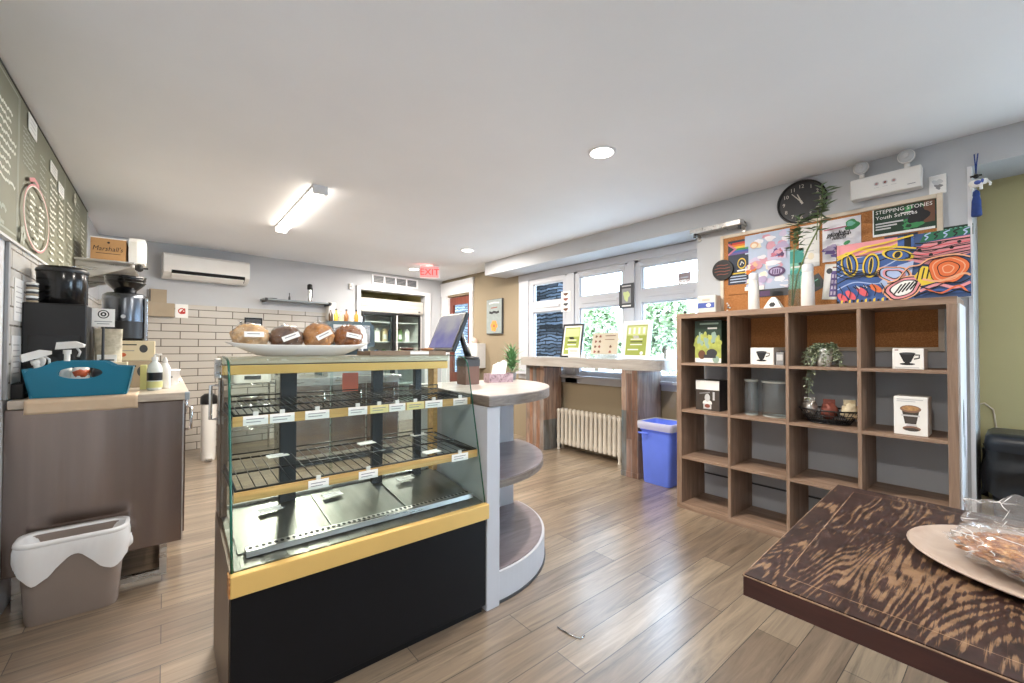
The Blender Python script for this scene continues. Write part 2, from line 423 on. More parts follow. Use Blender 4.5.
# ---------------------------------------------------------------- ceiling fittings
m_lamp = emis('lamp_glow', '#fff6e8', 14.0)
m_tube = emis('strip_glow', '#fff4e6', 12.0)
def area(name, loc, sx, sy, power, col=(1, .93, .85), shape='DISK', rot=(0, 0, 0), spread=PI):
    l = bpy.data.lights.new(name, 'AREA'); l.shape = shape; l.size = sx; l.size_y = sy; l.energy = power; l.color = col; l.spread = spread
    o = bpy.data.objects.new(name, l); COL.objects.link(o); o.location = loc; o.rotation_euler = rot; return o
def potlight(x, y, label, power):
    t = thing('recessed_ceiling_light', label, 'ceiling light', (x, y, ZC), group='recessed ceiling lights')
    mb = MB(); mb.lathe([(.068, -.001), (.084, -.001), (.084, -.006), (.078, -.010), (.068, -.007)], (0, 0, 0), m_white, 32, cap=False); mb.build('trim_ring', t)
    mb = MB(); mb.lathe([(.068, -.003), (.068, -.008)], (0, 0, 0), m_lamp, 32); mb.build('diffuser', t)
    area('recessed_lamp', (x, y, ZC - .014), .13, .13, power)
potlight(2.034, 1.623, 'largest round recessed ceiling light, nearest in the open ceiling', POT)
potlight(2.824, 4.299, 'round recessed ceiling light second from the front, left of the bulkhead end', POT)
potlight(2.887, 5.856, 'smallest round recessed ceiling light beside the red exit sign', POT)
t = thing('strip_light', 'bright white fluorescent strip light on the ceiling', 'ceiling light', (.868, 3.97, ZC))
mb = MB(); mb.box(-.05, .05, -.68, .68, -.02, -.001, m_white); mb.box(-.052, .052, -.69, -.668, -.062, -.001, m_white); mb.box(-.052, .052, .668, .69, -.062, -.001, m_white); mb.build('housing', t, bevel=.003)
mb = MB(); mb.prism([(-.048, -.02), (.048, -.02), (.046, -.045), (.03, -.06), (-.03, -.06), (-.046, -.045)], -.667, .667, 'y', m_tube); mb.build('diffuser', t)
area('strip_lamp', (.868, 3.97, ZC - .066), .09, 1.3, STRIP, (1, .91, .79), 'RECTANGLE')
t = thing('exit_sign', 'pink red lit exit sign hanging from the ceiling', 'exit sign', (2.93, 5.45, ZC), rotz=-.5)
m_exit = emis('exit_face_glow', '#f0a8a4', 1.0); m_exr = emis('exit_letter_glow', '#f04a48', 1.3)
mb = MB(); mb.box(-.14, .14, -.025, .025, -.19, -.012, m_white); mb.build('case', t, bevel=.004)
mb = MB(); mb.box(-.05, .05, -.03, .03, -.014, -.001, m_white); mb.build('mount', t, bevel=.003)
mb = MB(); mb.box(-.13, .13, -.028, -.0255, -.18, -.022, m_exit); mb.frame((0, -.028, -.1), (1, 0, 0), (0, 0, 1)); mb.text('EXIT', 0, -.045, .09, m_exr, 'CENTER', 1.05); mb.build('lit_face', t)
area('exit_lamp', (2.9, 5.38, ZC - .1), .1, .1, 1.2, (1, .25, .2), 'SQUARE', (PI / 2, 0, 0))

# ---------------------------------------------------------------- things on the back wall
def onback(x, z, d=0.0): return (x + d * math.sin(BA), by(x) - d * math.cos(BA), z)
t = thing('air_conditioner', 'white split air conditioner high on the back wall', 'air conditioner', onback(.365, 1.99, .006), BA)
mb = MB(); w = .415
prof = [(0, .0), (0, .275), (-.17, .275), (-.205, .25), (-.215, .12), (-.205, .06), (-.15, .02), (-.08, 0)]
mb.prism(prof, -w, w, 'x', m_plastic_w); mb.build('casing', t, bevel=.006)
mb = MB(); mb.prism([(-.213, .085), (-.207, .055), (-.15, .012), (-.145, .02), (-.2, .062), (-.205, .088)], -.345, .365, 'x', m_black_gl); mb.build('air_slot', t)
mb = MB(); mb.prism([(-.206, .04), (-.15, -.002), (-.148, .004), (-.204, .047)], -.345, .355, 'x', m_plastic_w); mb.build('louver', t)
t = thing('wall_shelf', 'thin grey shelf on the white tiled back wall', 'shelf', onback(1.37, 1.84), BA)
m_gshelf = plain('grey_glass_shelf', '#8f979a', .2)
mb = MB(); mb.box(-.43, .43, -.2, -.012, -.02, .0, m_gshelf); mb.build('board', t, bevel=.003)
for x in (-.4, .4):
    mb = MB(); mb.cyl((x, -.19, -.035), .02, .04, m_dark); mb.box(x - .008, x + .008, -.19, -.012, -.04, -.02, m_dark); mb.build('bracket', t)
t = thing('pepper_mill', 'tall black and steel mill standing on the grey wall shelf', 'mill', onback(1.53, 1.8405, .1), BA)
mb = MB(); mb.lathe([(.03, 0), (.03, .15), (.027, .17)], (0, 0, 0), m_chrome, 20); mb.build('body', t)
mb = MB(); mb.lathe([(.029, .17), (.034, .175), (.034, .23), (.026, .245), (.005, .25)], (0, 0, 0), m_black, 20); mb.box(.01, .036, -.012, .012, .06, .2, m_black); mb.build('cap', t)
mb = MB(); mb.lathe([(.012, 0), (.014, .02), (.012, .05), (.005, .06), (.005, .085), (.009, .09), (.004, .1)], (0, 0, 0), m_dark, 14)
mb.build('small_bottle', None, onback(1.27, 1.8405, .1), label='tiny dark bottle in the middle of the grey wall shelf', cat='bottle')
mb = MB(); mb.lathe([(.04, 0), (.055, .012), (.052, .014), (.036, .005)], (0, 0, 0), m_dark, 18)
mb.build('small_dish', None, onback(1.07, 1.8405, .1), label='low dark dish near the left end of the grey wall shelf', cat='dish')
t = thing('paper_roll_holder', 'white paper roll box on the wall under the shelf end', 'paper holder', onback(1.83, 1.6, .013), BA)
mb = MB(); mb.box(-.055, .055, -.12, 0, 0, .26, m_plastic_w); mb.build('case', t, bevel=.012); mb = MB(); mb.cyl((-.03, -.06, -.03), .04, .06, m_paper, axis='x'); mb.build('roll', t)
t = thing('ceiling_vent', 'grey slatted air vent above the fridge alcove', 'vent', onback(2.9, 2.29), BA)
mb = MB(); mb.box(-.42, .42, -.012, -.001, -.075, .075, m_white); mb.build('frame', t)
mb = MB()
for i in range(4): mb.box(-.39 + i * .2, -.22 + i * .2, -.0135, -.012, -.055, .055, m_dark)
for i in range(4):
    for k in range(5): mb.box(-.388 + i * .2, -.222 + i * .2, -.018, -.013, -.05 + k * .022, -.042 + k * .022, m_grey)
mb.build('slats', t)
t = thing('motion_sensor', 'small white sensor on the wall beside the fridge alcove', 'sensor', onback(2.15, 2.13), BA)
mb = MB(); mb.box(-.03, .03, -.03, -.001, -.045, .045, m_plastic_w); mb.build('case', t, bevel=.008); mb = MB(); mb.ball((0, -.03, 0), .016, m_lgrey); mb.build('lens', t)
mb = MB(); mb.box(-.1, .1, -.03, -.013, 0, .3, m_black_gl); mb.box(-.085, .085, -.032, -.03, .02, .28, m_dark)
mb.build('wall_panel', None, onback(.87, 1.29), BA, .004, 'black square panel on the tiled wall behind the first loaf', 'panel')
m_red = plain('red_print', '#b8302a', .6)
mb = MB(); mb.box(-.06, .06, -.02, -.013, -.08, .08, m_paper); mb.frame((0, -.02, 0), (1, 0, 0), (0, 0, 1)); mb.oval(0, 0, .035, .035, m_red); mb.oval(.0, .0, .024, .024, m_paper); mb.line([(-.02, -.03), (.03, .03)], .014, m_red); mb.oval(.015, -.02, .02, .014, m_red)
mb.build('notice', None, onback(.14, 1.63), BA, label='white notice with a red mark on the tiled back wall', cat='notice')
mb = MB(); mb.box(-.15, .13, -.06, -.013, -.155, .0, m_tan)
mb.build('wall_box', None, onback(-.06, 1.71), BA, .003, 'wide flat tan cardboard box on the wall left of the red notice', 'box')
mb = MB(); mb.box(-.1, .05, -.055, -.002, .0, .15, m_tan); mb.box(-.1, -.09, -.056, -.055, .01, .14, m_dark)
mb.build('wall_box', None, onback(-.05, 1.711), BA, .003, 'upper tan cardboard box on the wall right of the coffee grinder', 'box')

# fridge with two sliding glass doors
FX = (wl(2.31) + wl(3.45)) / 2
t = thing('display_fridge', 'white upright fridge with sliding glass doors in the wall alcove', 'fridge', (XL + FX * math.cos(BA), by(XL) + FX * math.sin(BA), 0), BA)
m_frw = plain('fridge_white', '#d8d6d2', .4); m_frg = plain('fridge_grey', '#b9b5ae', .45)
W = .56
mb = MB(); mb.box(-W, W, .86, .9, 0, 1.98, m_frw); mb.box(-W, -W + .03, .06, .86, 0, 1.98, m_frw); mb.box(W - .03, W, .06, .86, 0, 1.98, m_frw); mb.box(-W + .03, W - .03, .06, .86, 0, .25, m_frw); mb.box(-W + .03, W - .03, .06, .86, 1.78, 1.98, m_frw); mb.build('cabinet', t, bevel=.004)
mb = MB(); mb.box(-W, W, .02, .06, 1.78, 1.99, m_frg)
for k in range(3): mb.box(-W, W, .012, .02, 1.8 + k * .062, 1.845 + k * .062, m_frg)
mb.box(W - .1, W - .06, .008, .012, 1.81, 1.83, m_dark); mb.build('canopy_panel', t, bevel=.003)
for k, (a, b, y) in enumerate(((-W + .03, .03, .035), (-.03, W - .03, .06))):
    mb = MB()
    mb.box(a, a + .035, y - .012, y + .012, .26, 1.77, m_black); mb.box(b - .035, b, y - .012, y + .012, .26, 1.77, m_black)
    mb.box(a + .035, b - .035, y - .012, y + .012, 1.74, 1.77, m_black); mb.box(a + .035, b - .035, y - .012, y + .012, .26, .3, m_black)
    d = mb.build('door', t); mb = MB(); mb.box(a + .035, b - .035, y - .003, y + .003, .3, 1.74, m_glass); mb.build('pane', d)
mb = MB(); mb.box(.055, .075, .02, .034, .3, 1.74, m_lgrey); mb.build('handle', t)
for z in (.6, .95, 1.3, 1.62):
    mb = MB(); mb.box(-W + .035, W - .035, .12, .84, z, z + .015, m_lgrey); mb.build('shelf', t)
m_glowf = emis('fridge_tube_glow', '#f4f8ff', 9.0)
mb = MB(); mb.cyl((-W + .05, .12, .35), .014, 1.35, m_glowf); mb.build('lamp_tube', t)
fcols = [plain('carton_' + n, h, .5) for n, h in (('white', '#e8e4dc'), ('green', '#5d7a4a'), ('blue', '#5a7a9a'), ('cream', '#d8c8a0'))]
for k, z in enumerate((.965, 1.315)):
    for i in range(7):
        x = -.44 + i * .14; m = fcols[(i * 3 + k * 2) % 4]
        px, py = x, .3
        loc = t.location + Matrix.Rotation(BA, 3, 'Z') @ Vector((px, py, z + .001))
        mb = MB(); mb.box(-.042, .042, -.042, .042, 0, .17, m); mb.prism([(-.042, .17), (.042, .17), (.004, .22), (-.004, .22)], -.042, .042, 'y', m); mb.box(-.03, .03, -.0425, -.042, .04, .12, m_paper)
        mb.build('drink_carton', None, loc, BA, .002, '%s drink carton, number %d from the left on the %s fridge shelf' % (m.name[7:], i + 1, ('middle', 'upper')[k]), 'carton', 'cartons in the glass door fridge')
# ---------------------------------------------------------------- menu board on the left wall
m_board = plain('sage_chalkboard', '#7e7e6c', .6, var=.08, scale=3)
m_chalk = plain('chalk_white', '#dcdcd0', .8); m_chalkp = plain('chalk_pink', '#c98a8c', .8); m_chalkg = plain('chalk_grey', '#a9aca0', .8)
t = thing('menu_board', 'long sage green chalk menu board along the top of the left wall', 'menu board', (XL, 3.6, 1.69))
mb = MB(); mb.box(.001, .016, -1.6, 1.575, 0, .695, m_board)
mb.frame((.016, 0, 0), (0, 1, 0), (0, 0, 1))
r2 = random.Random(3)
def scribble(y0, y1, z0, z1, n, w=.02, dash=.5, m=m_chalk):
    for i in range(n):
        z = z1 - (z1 - z0) * i / max(1, n - 1); y = y0 + r2.uniform(0, .01); e = y0 + (y1 - y0) * r2.uniform(.6, 1)
        pts = []
        while y < e:
            pts.append((y, z + r2.uniform(-.35, .35) * w)); y += .012
        if len(pts) > 1: mb.line(pts, w * .55, m)
def Y(y): return y - 3.6
def Z(z): return z - 1.69
for a in (2.98, 4.13): mb.line([(Y(a), .02), (Y(a), .68)], .012, m_chalkg)
mb.line([(Y(2.35), .675), (Y(2.96), .675), (Y(2.96), .03), (Y(2.35), .03)], .012, m_chalkg)
scribble(Y(2.62), Y(2.93), Z(1.93), Z(2.24), 9, .022)
scribble(Y(2.55), Y(2.9), Z(1.74), Z(1.8), 2, .03, m=m_chalkg)
scribble(Y(3.03), Y(3.32), Z(2.1), Z(2.27), 8, .014, m=m_chalkg)
scribble(Y(3.38), Y(3.58), Z(2.02), Z(2.25), 8, .014, m=m_chalkg)
scribble(Y(3.64), Y(3.86), Z(1.92), Z(2.2), 9, .02); scribble(Y(3.9), Y(4.1), Z(1.92), Z(2.18), 8, .02)
scribble(Y(3.66), Y(3.84), Z(1.73), Z(1.88), 5, .018); scribble(Y(3.92), Y(4.09), Z(1.73), Z(1.86), 4, .018)
scribble(Y(4.17), Y(4.42), Z(1.98), Z(2.2), 6, .016); scribble(Y(4.48), Y(4.72), Z(1.9), Z(2.3), 12, .016, m=m_chalkg); scribble(Y(4.78), Y(5.0), Z(1.8), Z(2.2), 12, .018); scribble(Y(4.2), Y(4.42), Z(1.78), Z(1.92), 5, .016, m=m_chalkg)
scribble(Y(4.55), Y(4.7), Z(1.74), Z(1.8), 3, .03)
for (cy, cz, m) in ((3.02, 1.74, m_chalkg), (4.45, 2.3, m_chalk), (4.6, 1.78, m_chalk)):
    for k in range(5):
        a = k * 2 * PI / 5; mb.oval(Y(cy) + .03 * math.cos(a), Z(cz) + .03 * math.sin(a), .018, .018, m)
pts = [(Y(3.29) + .28 * math.cos(a), Z(1.875) + .165 * math.sin(a)) for a in [2 * PI * i / 40 for i in range(40)]]
mb.line(pts, .010, m_chalkp, True); mb.line([(p[0] * .96 + .04 * Y(3.29), p[1] * .96 + .04 * Z(1.875)) for p in pts], .006, m_chalk, True)
scribble(Y(3.12), Y(3.27), Z(1.8), Z(1.97), 6, .016); scribble(Y(3.31), Y(3.47), Z(1.8), Z(1.95), 6, .016); scribble(Y(3.2), Y(3.36), Z(1.74), Z(1.78), 2, .02)
mb.line([(Y(3.1), Z(2.03)), (Y(3.2), Z(2.06)), (Y(3.3), Z(2.05))], .02, m_chalkp)
mb.build('board', t)
mb = MB(); mb.box(.001, .022, -1.6, 1.59, -.012, 0, m_lgrey); mb.box(.001, .022, 1.575, 1.59, 0, .695, m_lgrey); mb.box(.001, .02, -1.6, 1.59, .695, .701, m_dark); mb.build('frame', t)
for y, z, w, h, lb in ((3.2, 2.325, .17, .09, 'white paper card at the top of the menu board, nearest the front'), (3.73, 2.275, .2, .07, 'middle white paper card pinned near the top of the menu board'), (3.97, 2.225, .18, .07, 'white paper card furthest along the menu board')):
    mb = MB(); mb.box(0, .003, -w / 2, w / 2, -h / 2, h / 2, m_paper); mb.frame((.003, 0, 0), (0, 1, 0), (0, 0, 1))
    for k in range(3): mb.line([(-w * .35, h * (.25 - k * .25)), (w * .3, h * (.25 - k * .25))], .006, m_lgrey)
    mb.build('paper_card', None, (XL + .0195, y, z), label=lb, cat='paper card')

# ---------------------------------------------------------------- stainless counter
t = thing('stainless_counter', 'long stainless steel fridge counter on the left', 'counter', (XL, 2.90, 0))
CW = .636
m_kick = plain('dark_kick_plate', '#2c2622', .6)
mb = MB(); mb.box(.002, CW, 0, 2.2, .17, .922, m_steel_v); mb.build('body', t, bevel=.004)
mb = MB(); mb.box(CW - .002, CW + .004, -.003, .01, .172, .92, m_chrome); mb.build('corner_strip', t)
m_ctop = woodmat('grey_beige_worktop', [(.3, '#a89c8e'), (.7, '#c4b9ab')], (6, 3, 30), .35)
mb = MB(); mb.box(.014, CW + .025, -.02, 2.22, .925, .965, m_ctop); mb.build('worktop', t, bevel=.004)
m_capb = plain('blue_grey_cap', '#9aa6b0', .4)
mb = MB(); mb.box(CW + .005, CW + .027, -.023, .02, .924, .9655, m_capb); mb.build('corner_cap', t, bevel=.003)
mb = MB()
for y in (.03, 2.12):
    mb.box(.03, CW - .06, y, y + .03, 0, .03, m_steel); mb.box(.03, .06, y, y + .03, .03, .17, m_steel); mb.box(CW - .09, CW - .06, y, y + .03, .03, .17, m_steel)
mb.box(CW - .09, CW - .06, .06, 2.12, 0, .03, m_steel); mb.box(.03, .06, .06, 2.12, 0, .03, m_steel)
mb.build('base_frame', t)
for k in range(3):
    y = .04 + k * .72
    mb = MB(); mb.box(CW + .001, CW + .012, y, y + .68, .2, .9, m_steel_v); d = mb.build('door', t, bevel=.004)
    mb = MB(); yy = y + .32
    mb.tube([(CW + .01, yy - .14, .86), (CW + .042, yy - .14, .86), (CW + .042, yy - .14, .73), (CW + .01, yy - .14, .73)], .009, m_chrome); mb.build('handle', d)
# things on it: base heights at .9655
CT = .9655
mb = MB()
def pfn(u, v):
    x = -.49 + .385 * u; s = v * .31; w = .004 * noise.noise(Vector((u * 6, v * 3, 1)))
    sk = .012 * math.sin(u * 2.2 * PI)
    y = 3.12 - s
    if y >= 2.874: return (x, y, CT + .0012 + abs(w) * .25)
    k = 2.874 - y
    return (x + sk * k * 4, 2.872 - .004 - abs(w), CT - k - .002 + w)
mb.surf(pfn, 30, 26, m_parch)
o = mb.build('parchment_sheet', None, label='crumpled tan parchment sheet hanging over the steel counter edge', cat='paper')
o.modifiers.new('thick', 'SOLIDIFY').thickness = .0012
# teal caddy
m_teal = plain('teal_plastic', '#0b6c88', .35, var=.05); m_tealb = m_teal
t = thing('cleaning_caddy', 'teal plastic caddy with oval handle hole on the left counter', 'caddy', (-.315, 2.905, CT + .004))
def caddy_wall(y, outer_bot, outer_top, hump=True):
    mb = MB(); th = .006
    n = 48; cx, cz, rx, rz = .0, .113, .077, .028
    inner = [(cx + rx * math.cos(2 * PI * i / n), cz + rz * math.sin(2 * PI * i / n)) for i in range(n)]
    def outp(i):
        a = 2 * PI * i / n; dx, dz = math.cos(a), math.sin(a)
        best = None
        P = [(-.165, 0), (.165, 0), (.19, .142), (.12, .145), (.085, .168), (-.085, .172), (-.12, .148), (-.185, .128)]
        for k in range(len(P)):
            (ax, az), (bx, bz) = P[k], P[(k + 1) % len(P)]
            ex, ez = bx - ax, bz - az; den = dx * ez - dz * ex
            if abs(den) < 1e-9: continue
            tt = ((ax - cx) * ez - (az - cz) * ex) / den; uu = ((ax - cx) * dz - (az - cz) * dx) / den
            if tt > 0 and -1e-6 <= uu <= 1 + 1e-6 and (best is None or tt < best): best = tt
        return (cx + dx * best, cz + dz * best)
    outer = [outp(i) for i in range(n)]
    def yy(z): return y - .02 * z / .15 if y < .1 else y + .02 * z / .15
    vs = []
    for off in (0, th):
        vs += [(p[0], yy(p[1]) + off, p[1]) for p in outer] + [(p[0], yy(p[1]) + off, p[1]) for p in inner]
    fs = []
    for i in range(n):
        j = (i + 1) % n
        fs += [(i, j, n + j, n + i), (2 * n + i, 3 * n + i, 3 * n + j, 2 * n + j), (i, 2 * n + i, 2 * n + j, j), (n + i, n + j, 3 * n + j, 3 * n + i)]
    mb.add(vs, fs, m_teal); return mb
caddy_wall(.0, 0, 0).build('front_wall', t); caddy_wall(.15, 0, 0).build('back_wall', t)
mb = MB(); mb.box(-.165, .165, .0, .156, 0, .006, m_teal); mb.build('base', t)
for sx in (-1, 1):
    mb = MB(); zt = .135
    a0, a1 = sx * .165, sx * (.188)
    mb.add([(a0, 0, 0), (a0, .156, 0), (a1, .174, zt), (a1, -.018, zt), (a0 - sx * .006, 0, 0), (a0 - sx * .006, .156, 0), (a1 - sx * .006, .174, zt), (a1 - sx * .006, -.018, zt)],
           [(0, 1, 2, 3), (7, 6, 5, 4), (0, 3, 7, 4), (1, 5, 6, 2), (2, 6, 7, 3), (0, 4, 5, 1)], m_teal)
    mb.build('side_wall', t)
m_spray = plain('spray_white', '#e2e0dc', .3); m_amber = plain('red_orange_label', '#c2572e', .5)
for k, (x, y, rot, lb) in enumerate(((-.43, 2.975, .3, 'left white spray bottle poking out of the teal caddy'), (-.375, 3.01, -.2, 'right white spray bottle poking out of the teal caddy'))):
    t = thing('spray_bottle', lb, 'spray bottle', (x, y, CT + .0125), rot)
    Tm = Matrix.Rotation((-.28, .0)[k], 4, 'Y'); zz = (-.012, .03)[k]
    mb = MB(); mb.T = Tm; mb.lathe([(.024, .008), (.026, .015), (.026, .1), (.018, .125), (.011, .14), (.011, .17 + zz)], (0, 0, 0), m_spray, 18); mb.build('bottle', t)
    mb = MB(); mb.T = Tm; mb.lathe([(.015, .165 + zz), (.015, .185 + zz)], (0, 0, 0), m_spray, 14); mb.prism([(-.04, .187 + zz), (.06, .197 + zz), (.064, .212 + zz), (.03, .228 + zz), (-.035, .222 + zz)], -.013, .013, 'y', m_spray); mb.build('nozzle', t, bevel=.003)
    mb = MB(); mb.T = Tm; mb.tube([(.035, 0, .195 + zz), (.047, 0, .175 + zz), (.04, 0, .15 + zz)], .005, m_lgrey); mb.build('trigger', t)
for k, (x, y, m, lb) in enumerate(((-.325, 2.985, m_amber, 'crinkled red and white wrapper inside the teal caddy'), (-.255, 2.99, m_dark, 'dark packet inside the teal caddy, right of the red wrapper'))):
    t = thing('wrapper_packet', lb, 'packet', (x, y, CT + .0105), .2 * k)
    mb = MB(); mb.ball((0, 0, .075), (.034, .034, .075), m_paper if k == 0 else m, 14, 10, .35, 4, seed=k); mb.build('bag', t)
    mb = MB(); mb.ball((.004, -.006, .1), (.03, .033, .025), m, 14, 10, .3, 4, seed=k + 2); mb.build('printed_band', t)
mb = MB(); mb.tube([(-.02, 0, 0), (-.02, .0, .13), (-.012, .0, .16)], .006, m_spray, 8); mb.ball((-.008, 0, .165), (.018, .008, .03), m_spray, 12, 8)
mb.build('scrub_brush', None, (-.458, 3.03, CT + .0105), label='pale brush handle at the left end of the teal caddy', cat='brush')
# black coffee brewer
t = thing('coffee_brewer', 'big black box coffee brewer with a round black canister on top', 'coffee brewer', (-.43, 3.30, CT))
mb = MB(); mb.box(-.112, .112, -.2, .12, .0, .462, m_black); mb.build('body', t, bevel=.006)
mb = MB(); mb.box(-.09, .09, -.204, -.2, .03, .30, m_black_gl); mb.build('front_panel', t)
mb = MB(); mb.lathe([(.092, .463), (.096, .467), (.096, .648), (.09, .662), (.02, .668)], (.004, -.05, 0), m_black_gl, 36); mb.build('canister', t)
mb = MB(); mb.lathe([(.098, .632), (.101, .642), (.098, .652)], (.004, -.05, 0), m_black, 36, cap=False); mb.build('canister_band', t)
mb = MB(); mb.cyl((.04, -.05, .668), .012, .008, m_chrome); mb.build('lid_knob', t)
# wall papers beside the tiles
for y, z, w, h, lb in ((3.05, 1.43, .16, .2, 'upper white sheet on the left tiles beside the coffee brewer'), (3.02, 1.15, .16, .22, 'lower white sheet on the left tiles beside the coffee brewer')):
    mb = MB(); mb.box(0, .002, -w / 2, w / 2, -h / 2, h / 2, m_lgrey); mb.frame((.002, 0, 0), (0, 1, 0), (0, 0, 1))
    for k in range(6): mb.line([(-w * .38, h * (.3 - k * .12)), (w * .3, h * (.3 - k * .12))], .005, m_grey)
    mb.build('wall_sheet', None, (XL + .0125, y, z), label=lb, cat='paper')
# stack of paper cups behind brewer
t = thing('cup_sleeve_stack', 'small stack of tan and dark lids on top of the coffee brewer', 'lids', (-.515, 3.135, CT + .4625))
mb = MB()
for k in range(9): mb.lathe([(.018, .0), (.023, .005), (.02, .010)], (0, 0, k * .011), (m_tan, m_dark, m_paper)[k % 3], 18)
mb.build('lids', t)
mb = MB(); mb.box(-.025, .025, -.05, .05, 0, .07, m_black); mb.box(-.01, .0265, -.03, .03, .02, .03, m_grey)
mb.build('receipt_printer', None, (-.53, 3.0, CT), 0, .005, 'small black box at the far left end of the steel counter', 'box')
# coffee grinder with hopper
t = thing('coffee_grinder', 'steel and black coffee grinder with a black bowl hopper', 'coffee grinder', (-.212, 3.85, CT))
m_ss = plain('grinder_steel', '#5c6066', .25, 1.0)
pr = [(.115 * math.cos(a) * (1 if abs(math.cos(a)) < .9 else 1), -.02 + .14 * math.sin(a)) for a in [2 * PI * i / 36 for i in range(36)]]
mb = MB(); mb.box(-.1, .1, -.1, .13, .0, .03, m_black); mb.box(-.09, .09, .02, .12, .03, .3, m_black); mb.build('base', t, bevel=.004)
mb = MB(); mb.prism(pr, .3, .41, 'z', m_black, True); mb.build('lower_band', t)
mb = MB(); mb.loft([[(x * k, y * k, z) for x, y in pr] for k, z in ((1, .411), (1, .56), (.96, .585), (.8, .6))], m_ss); mb.build('drum', t)
mb = MB(); mb.box(.098, .118, -.1, .1, .06, .57, m_chrome); mb.build('side_rail', t, bevel=.004)
mb = MB(); mb.lathe([(.05, .6), (.055, .605), (.06, .62), (.098, .66), (.105, .70), (.108, .712), (.102, .712), (.09, .66), (.04, .625), (.001, .625)], (-.0, -.03, 0), m_black_gl, 32)
for z in (.67, .69): mb.lathe([(.1, z - .004), (.107, z), (.104, z + .004)], (-.0, -.03, 0), m_black_gl, 32, cap=False)
mb.build('hopper', t)
mb = MB(); mb.cyl((.0, -.165, .44), .012, .02, m_chrome, axis='y'); mb.build('knob', t)
# white sign card with round logo
t = thing('logo_card', 'white card with a round dark logo between brewer and grinder', 'sign', (-.262, 3.175, CT))
mb = MB(); mb.box(-.045, .045, 0, .006, .352, .45, m_paper); mb.frame((0, 0, .40), (1, 0, 0), (0, 0, 1)); mb.oval(0, .02, .023, .023, m_ink); mb.oval(0, .02, .018, .018, m_paper); mb.oval(0, .02, .012, .012, m_ink); mb.oval(0, .02, .005, .005, m_paper)
mb.line([(-.035, -.02), (.035, -.02)], .004, m_grey); mb.line([(-.025, -.032), (.025, -.032)], .004, m_grey); mb.build('card', t)
mb = MB(); mb.cyl((0, .01, 0), .006, .36, m_dark, 10); mb.cyl((0, .01, 0), .03, .01, m_dark, 20); mb.build('stand', t)
m_news = plain('printed_pack', '#b9b09a', .5, var=.3, scale=30)
t = thing('coffee_bag', 'crinkled printed coffee bag standing behind the caddy', 'bag', (-.25, 3.28, CT))
rr = lambda w, d, z, k: [(w * math.cos(a) * (1 + .08 * math.sin(5 * a + k)), d * math.sin(a), z) for a in [2 * PI * i / 24 for i in range(24)]]
mb = MB(); mb.loft([rr(.05, .035, 0, 0), rr(.055, .04, .12, 1), rr(.056, .03, .24, 2), rr(.058, .012, .31, 3), rr(.058, .005, .345, 3)], m_news); mb.build('pouch', t)
mb = MB(); mb.box(-.04, .04, -.046, -.04, .08, .2, m_paper); mb.frame((0, -.046, 0), (1, 0, 0), (0, 0, 1)); mb.line([(-.03, .17), (.03, .17)], .008, m_ink); mb.line([(-.03, .15), (.02, .15)], .005, m_grey); mb.oval(0, .115, .015, .015, m_dark); mb.build('label', t)
def pbox(name, loc, w, d, h, m, lb, cat='box', rot=0, marks=True):
    mb = MB(); mb.box(-w / 2, w / 2, 0, d, 0, h, m); mb.frame((0, 0, 0), (1, 0, 0), (0, 0, 1))
    if marks:
        mb.line([(-w * .4, h * .8), (w * .1, h * .8)], h * .06, m_ink); mb.oval(w * .25, h * .6, h * .16, h * .2, m_dark); mb.line([(-w * .4, h * .5), (w * .05, h * .5)], h * .04, m_grey); mb.oval(-w * .2, h * .3, h * .14, h * .1, m_amber)
    return mb.build(name, None, loc, rot, .003, lb, cat)
m_creamb = plain('cream_box', '#d5c8a8', .6); m_yelg = plain('yellow_green_card', '#c9c98a', .6)
pbox('filter_box', (-.155, 3.4, CT), .2, .12, .16, m_tan, 'lower kraft box on the counter behind the teal caddy')
pbox('filter_box', (-.155, 3.405, CT + .1605), .21, .12, .12, m_creamb, 'upper cream printed box stacked behind the teal caddy')
pbox('small_carton', (-.19, 3.13, CT), .06, .06, .16, m_creamb, 'small cream carton in front of the stacked boxes behind the caddy', marks=False)
pbox('yellow_carton', (-.095, 3.2, CT), .03, .05, .14, m_yelg, 'narrow yellow green carton right of the teal caddy', marks=False)
t = thing('sanitizer_bottle', 'clear pump bottle with black label right of the caddy', 'bottle', (-.045, 3.13, CT))
m_cl = plain('translucent_plastic', '#d6dad4', .2); m_clear = glass('clear_plastic', '#eef2f0', 1.0, .12)
mb = MB(); mb.lathe([(.03, 0), (.034, .008), (.034, .12), (.026, .145), (.013, .16), (.013, .17)], (0, 0, 0), m_cl, 22); mb.build('bottle', t)
mb = MB(); mb.lathe([(.0348, .055), (.0348, .1)], (0, 0, 0), m_black, 22, cap=False); mb.lathe([(.0348, .015), (.0348, .05)], (0, 0, 0), m_yelg, 22, cap=False); mb.build('label', t)
mb = MB(); mb.lathe([(.015, .17), (.015, .185), (.006, .188), (.006, .2)], (0, 0, 0), m_spray, 14); mb.tube([(0, 0, .2), (.03, -.01, .2)], .005, m_spray); mb.build('pump', t)
t = thing('sanitizer_bottle', 'white squeeze bottle behind the black labelled pump bottle', 'bottle', (-.0, 3.22, CT))
mb = MB(); mb.lathe([(.024, 0), (.026, .008), (.026, .12), (.012, .15)], (0, 0, 0), m_spray, 20); mb.build('bottle', t)
mb = MB(); mb.lathe([(.012, .15), (.012, .165), (.004, .185)], (0, 0, 0), m_lgrey, 12); mb.build('cap', t)
t = thing('white_tub', 'white plastic tub lying at the far end of the left counter', 'tub', (.01, 3.5, CT), .1)
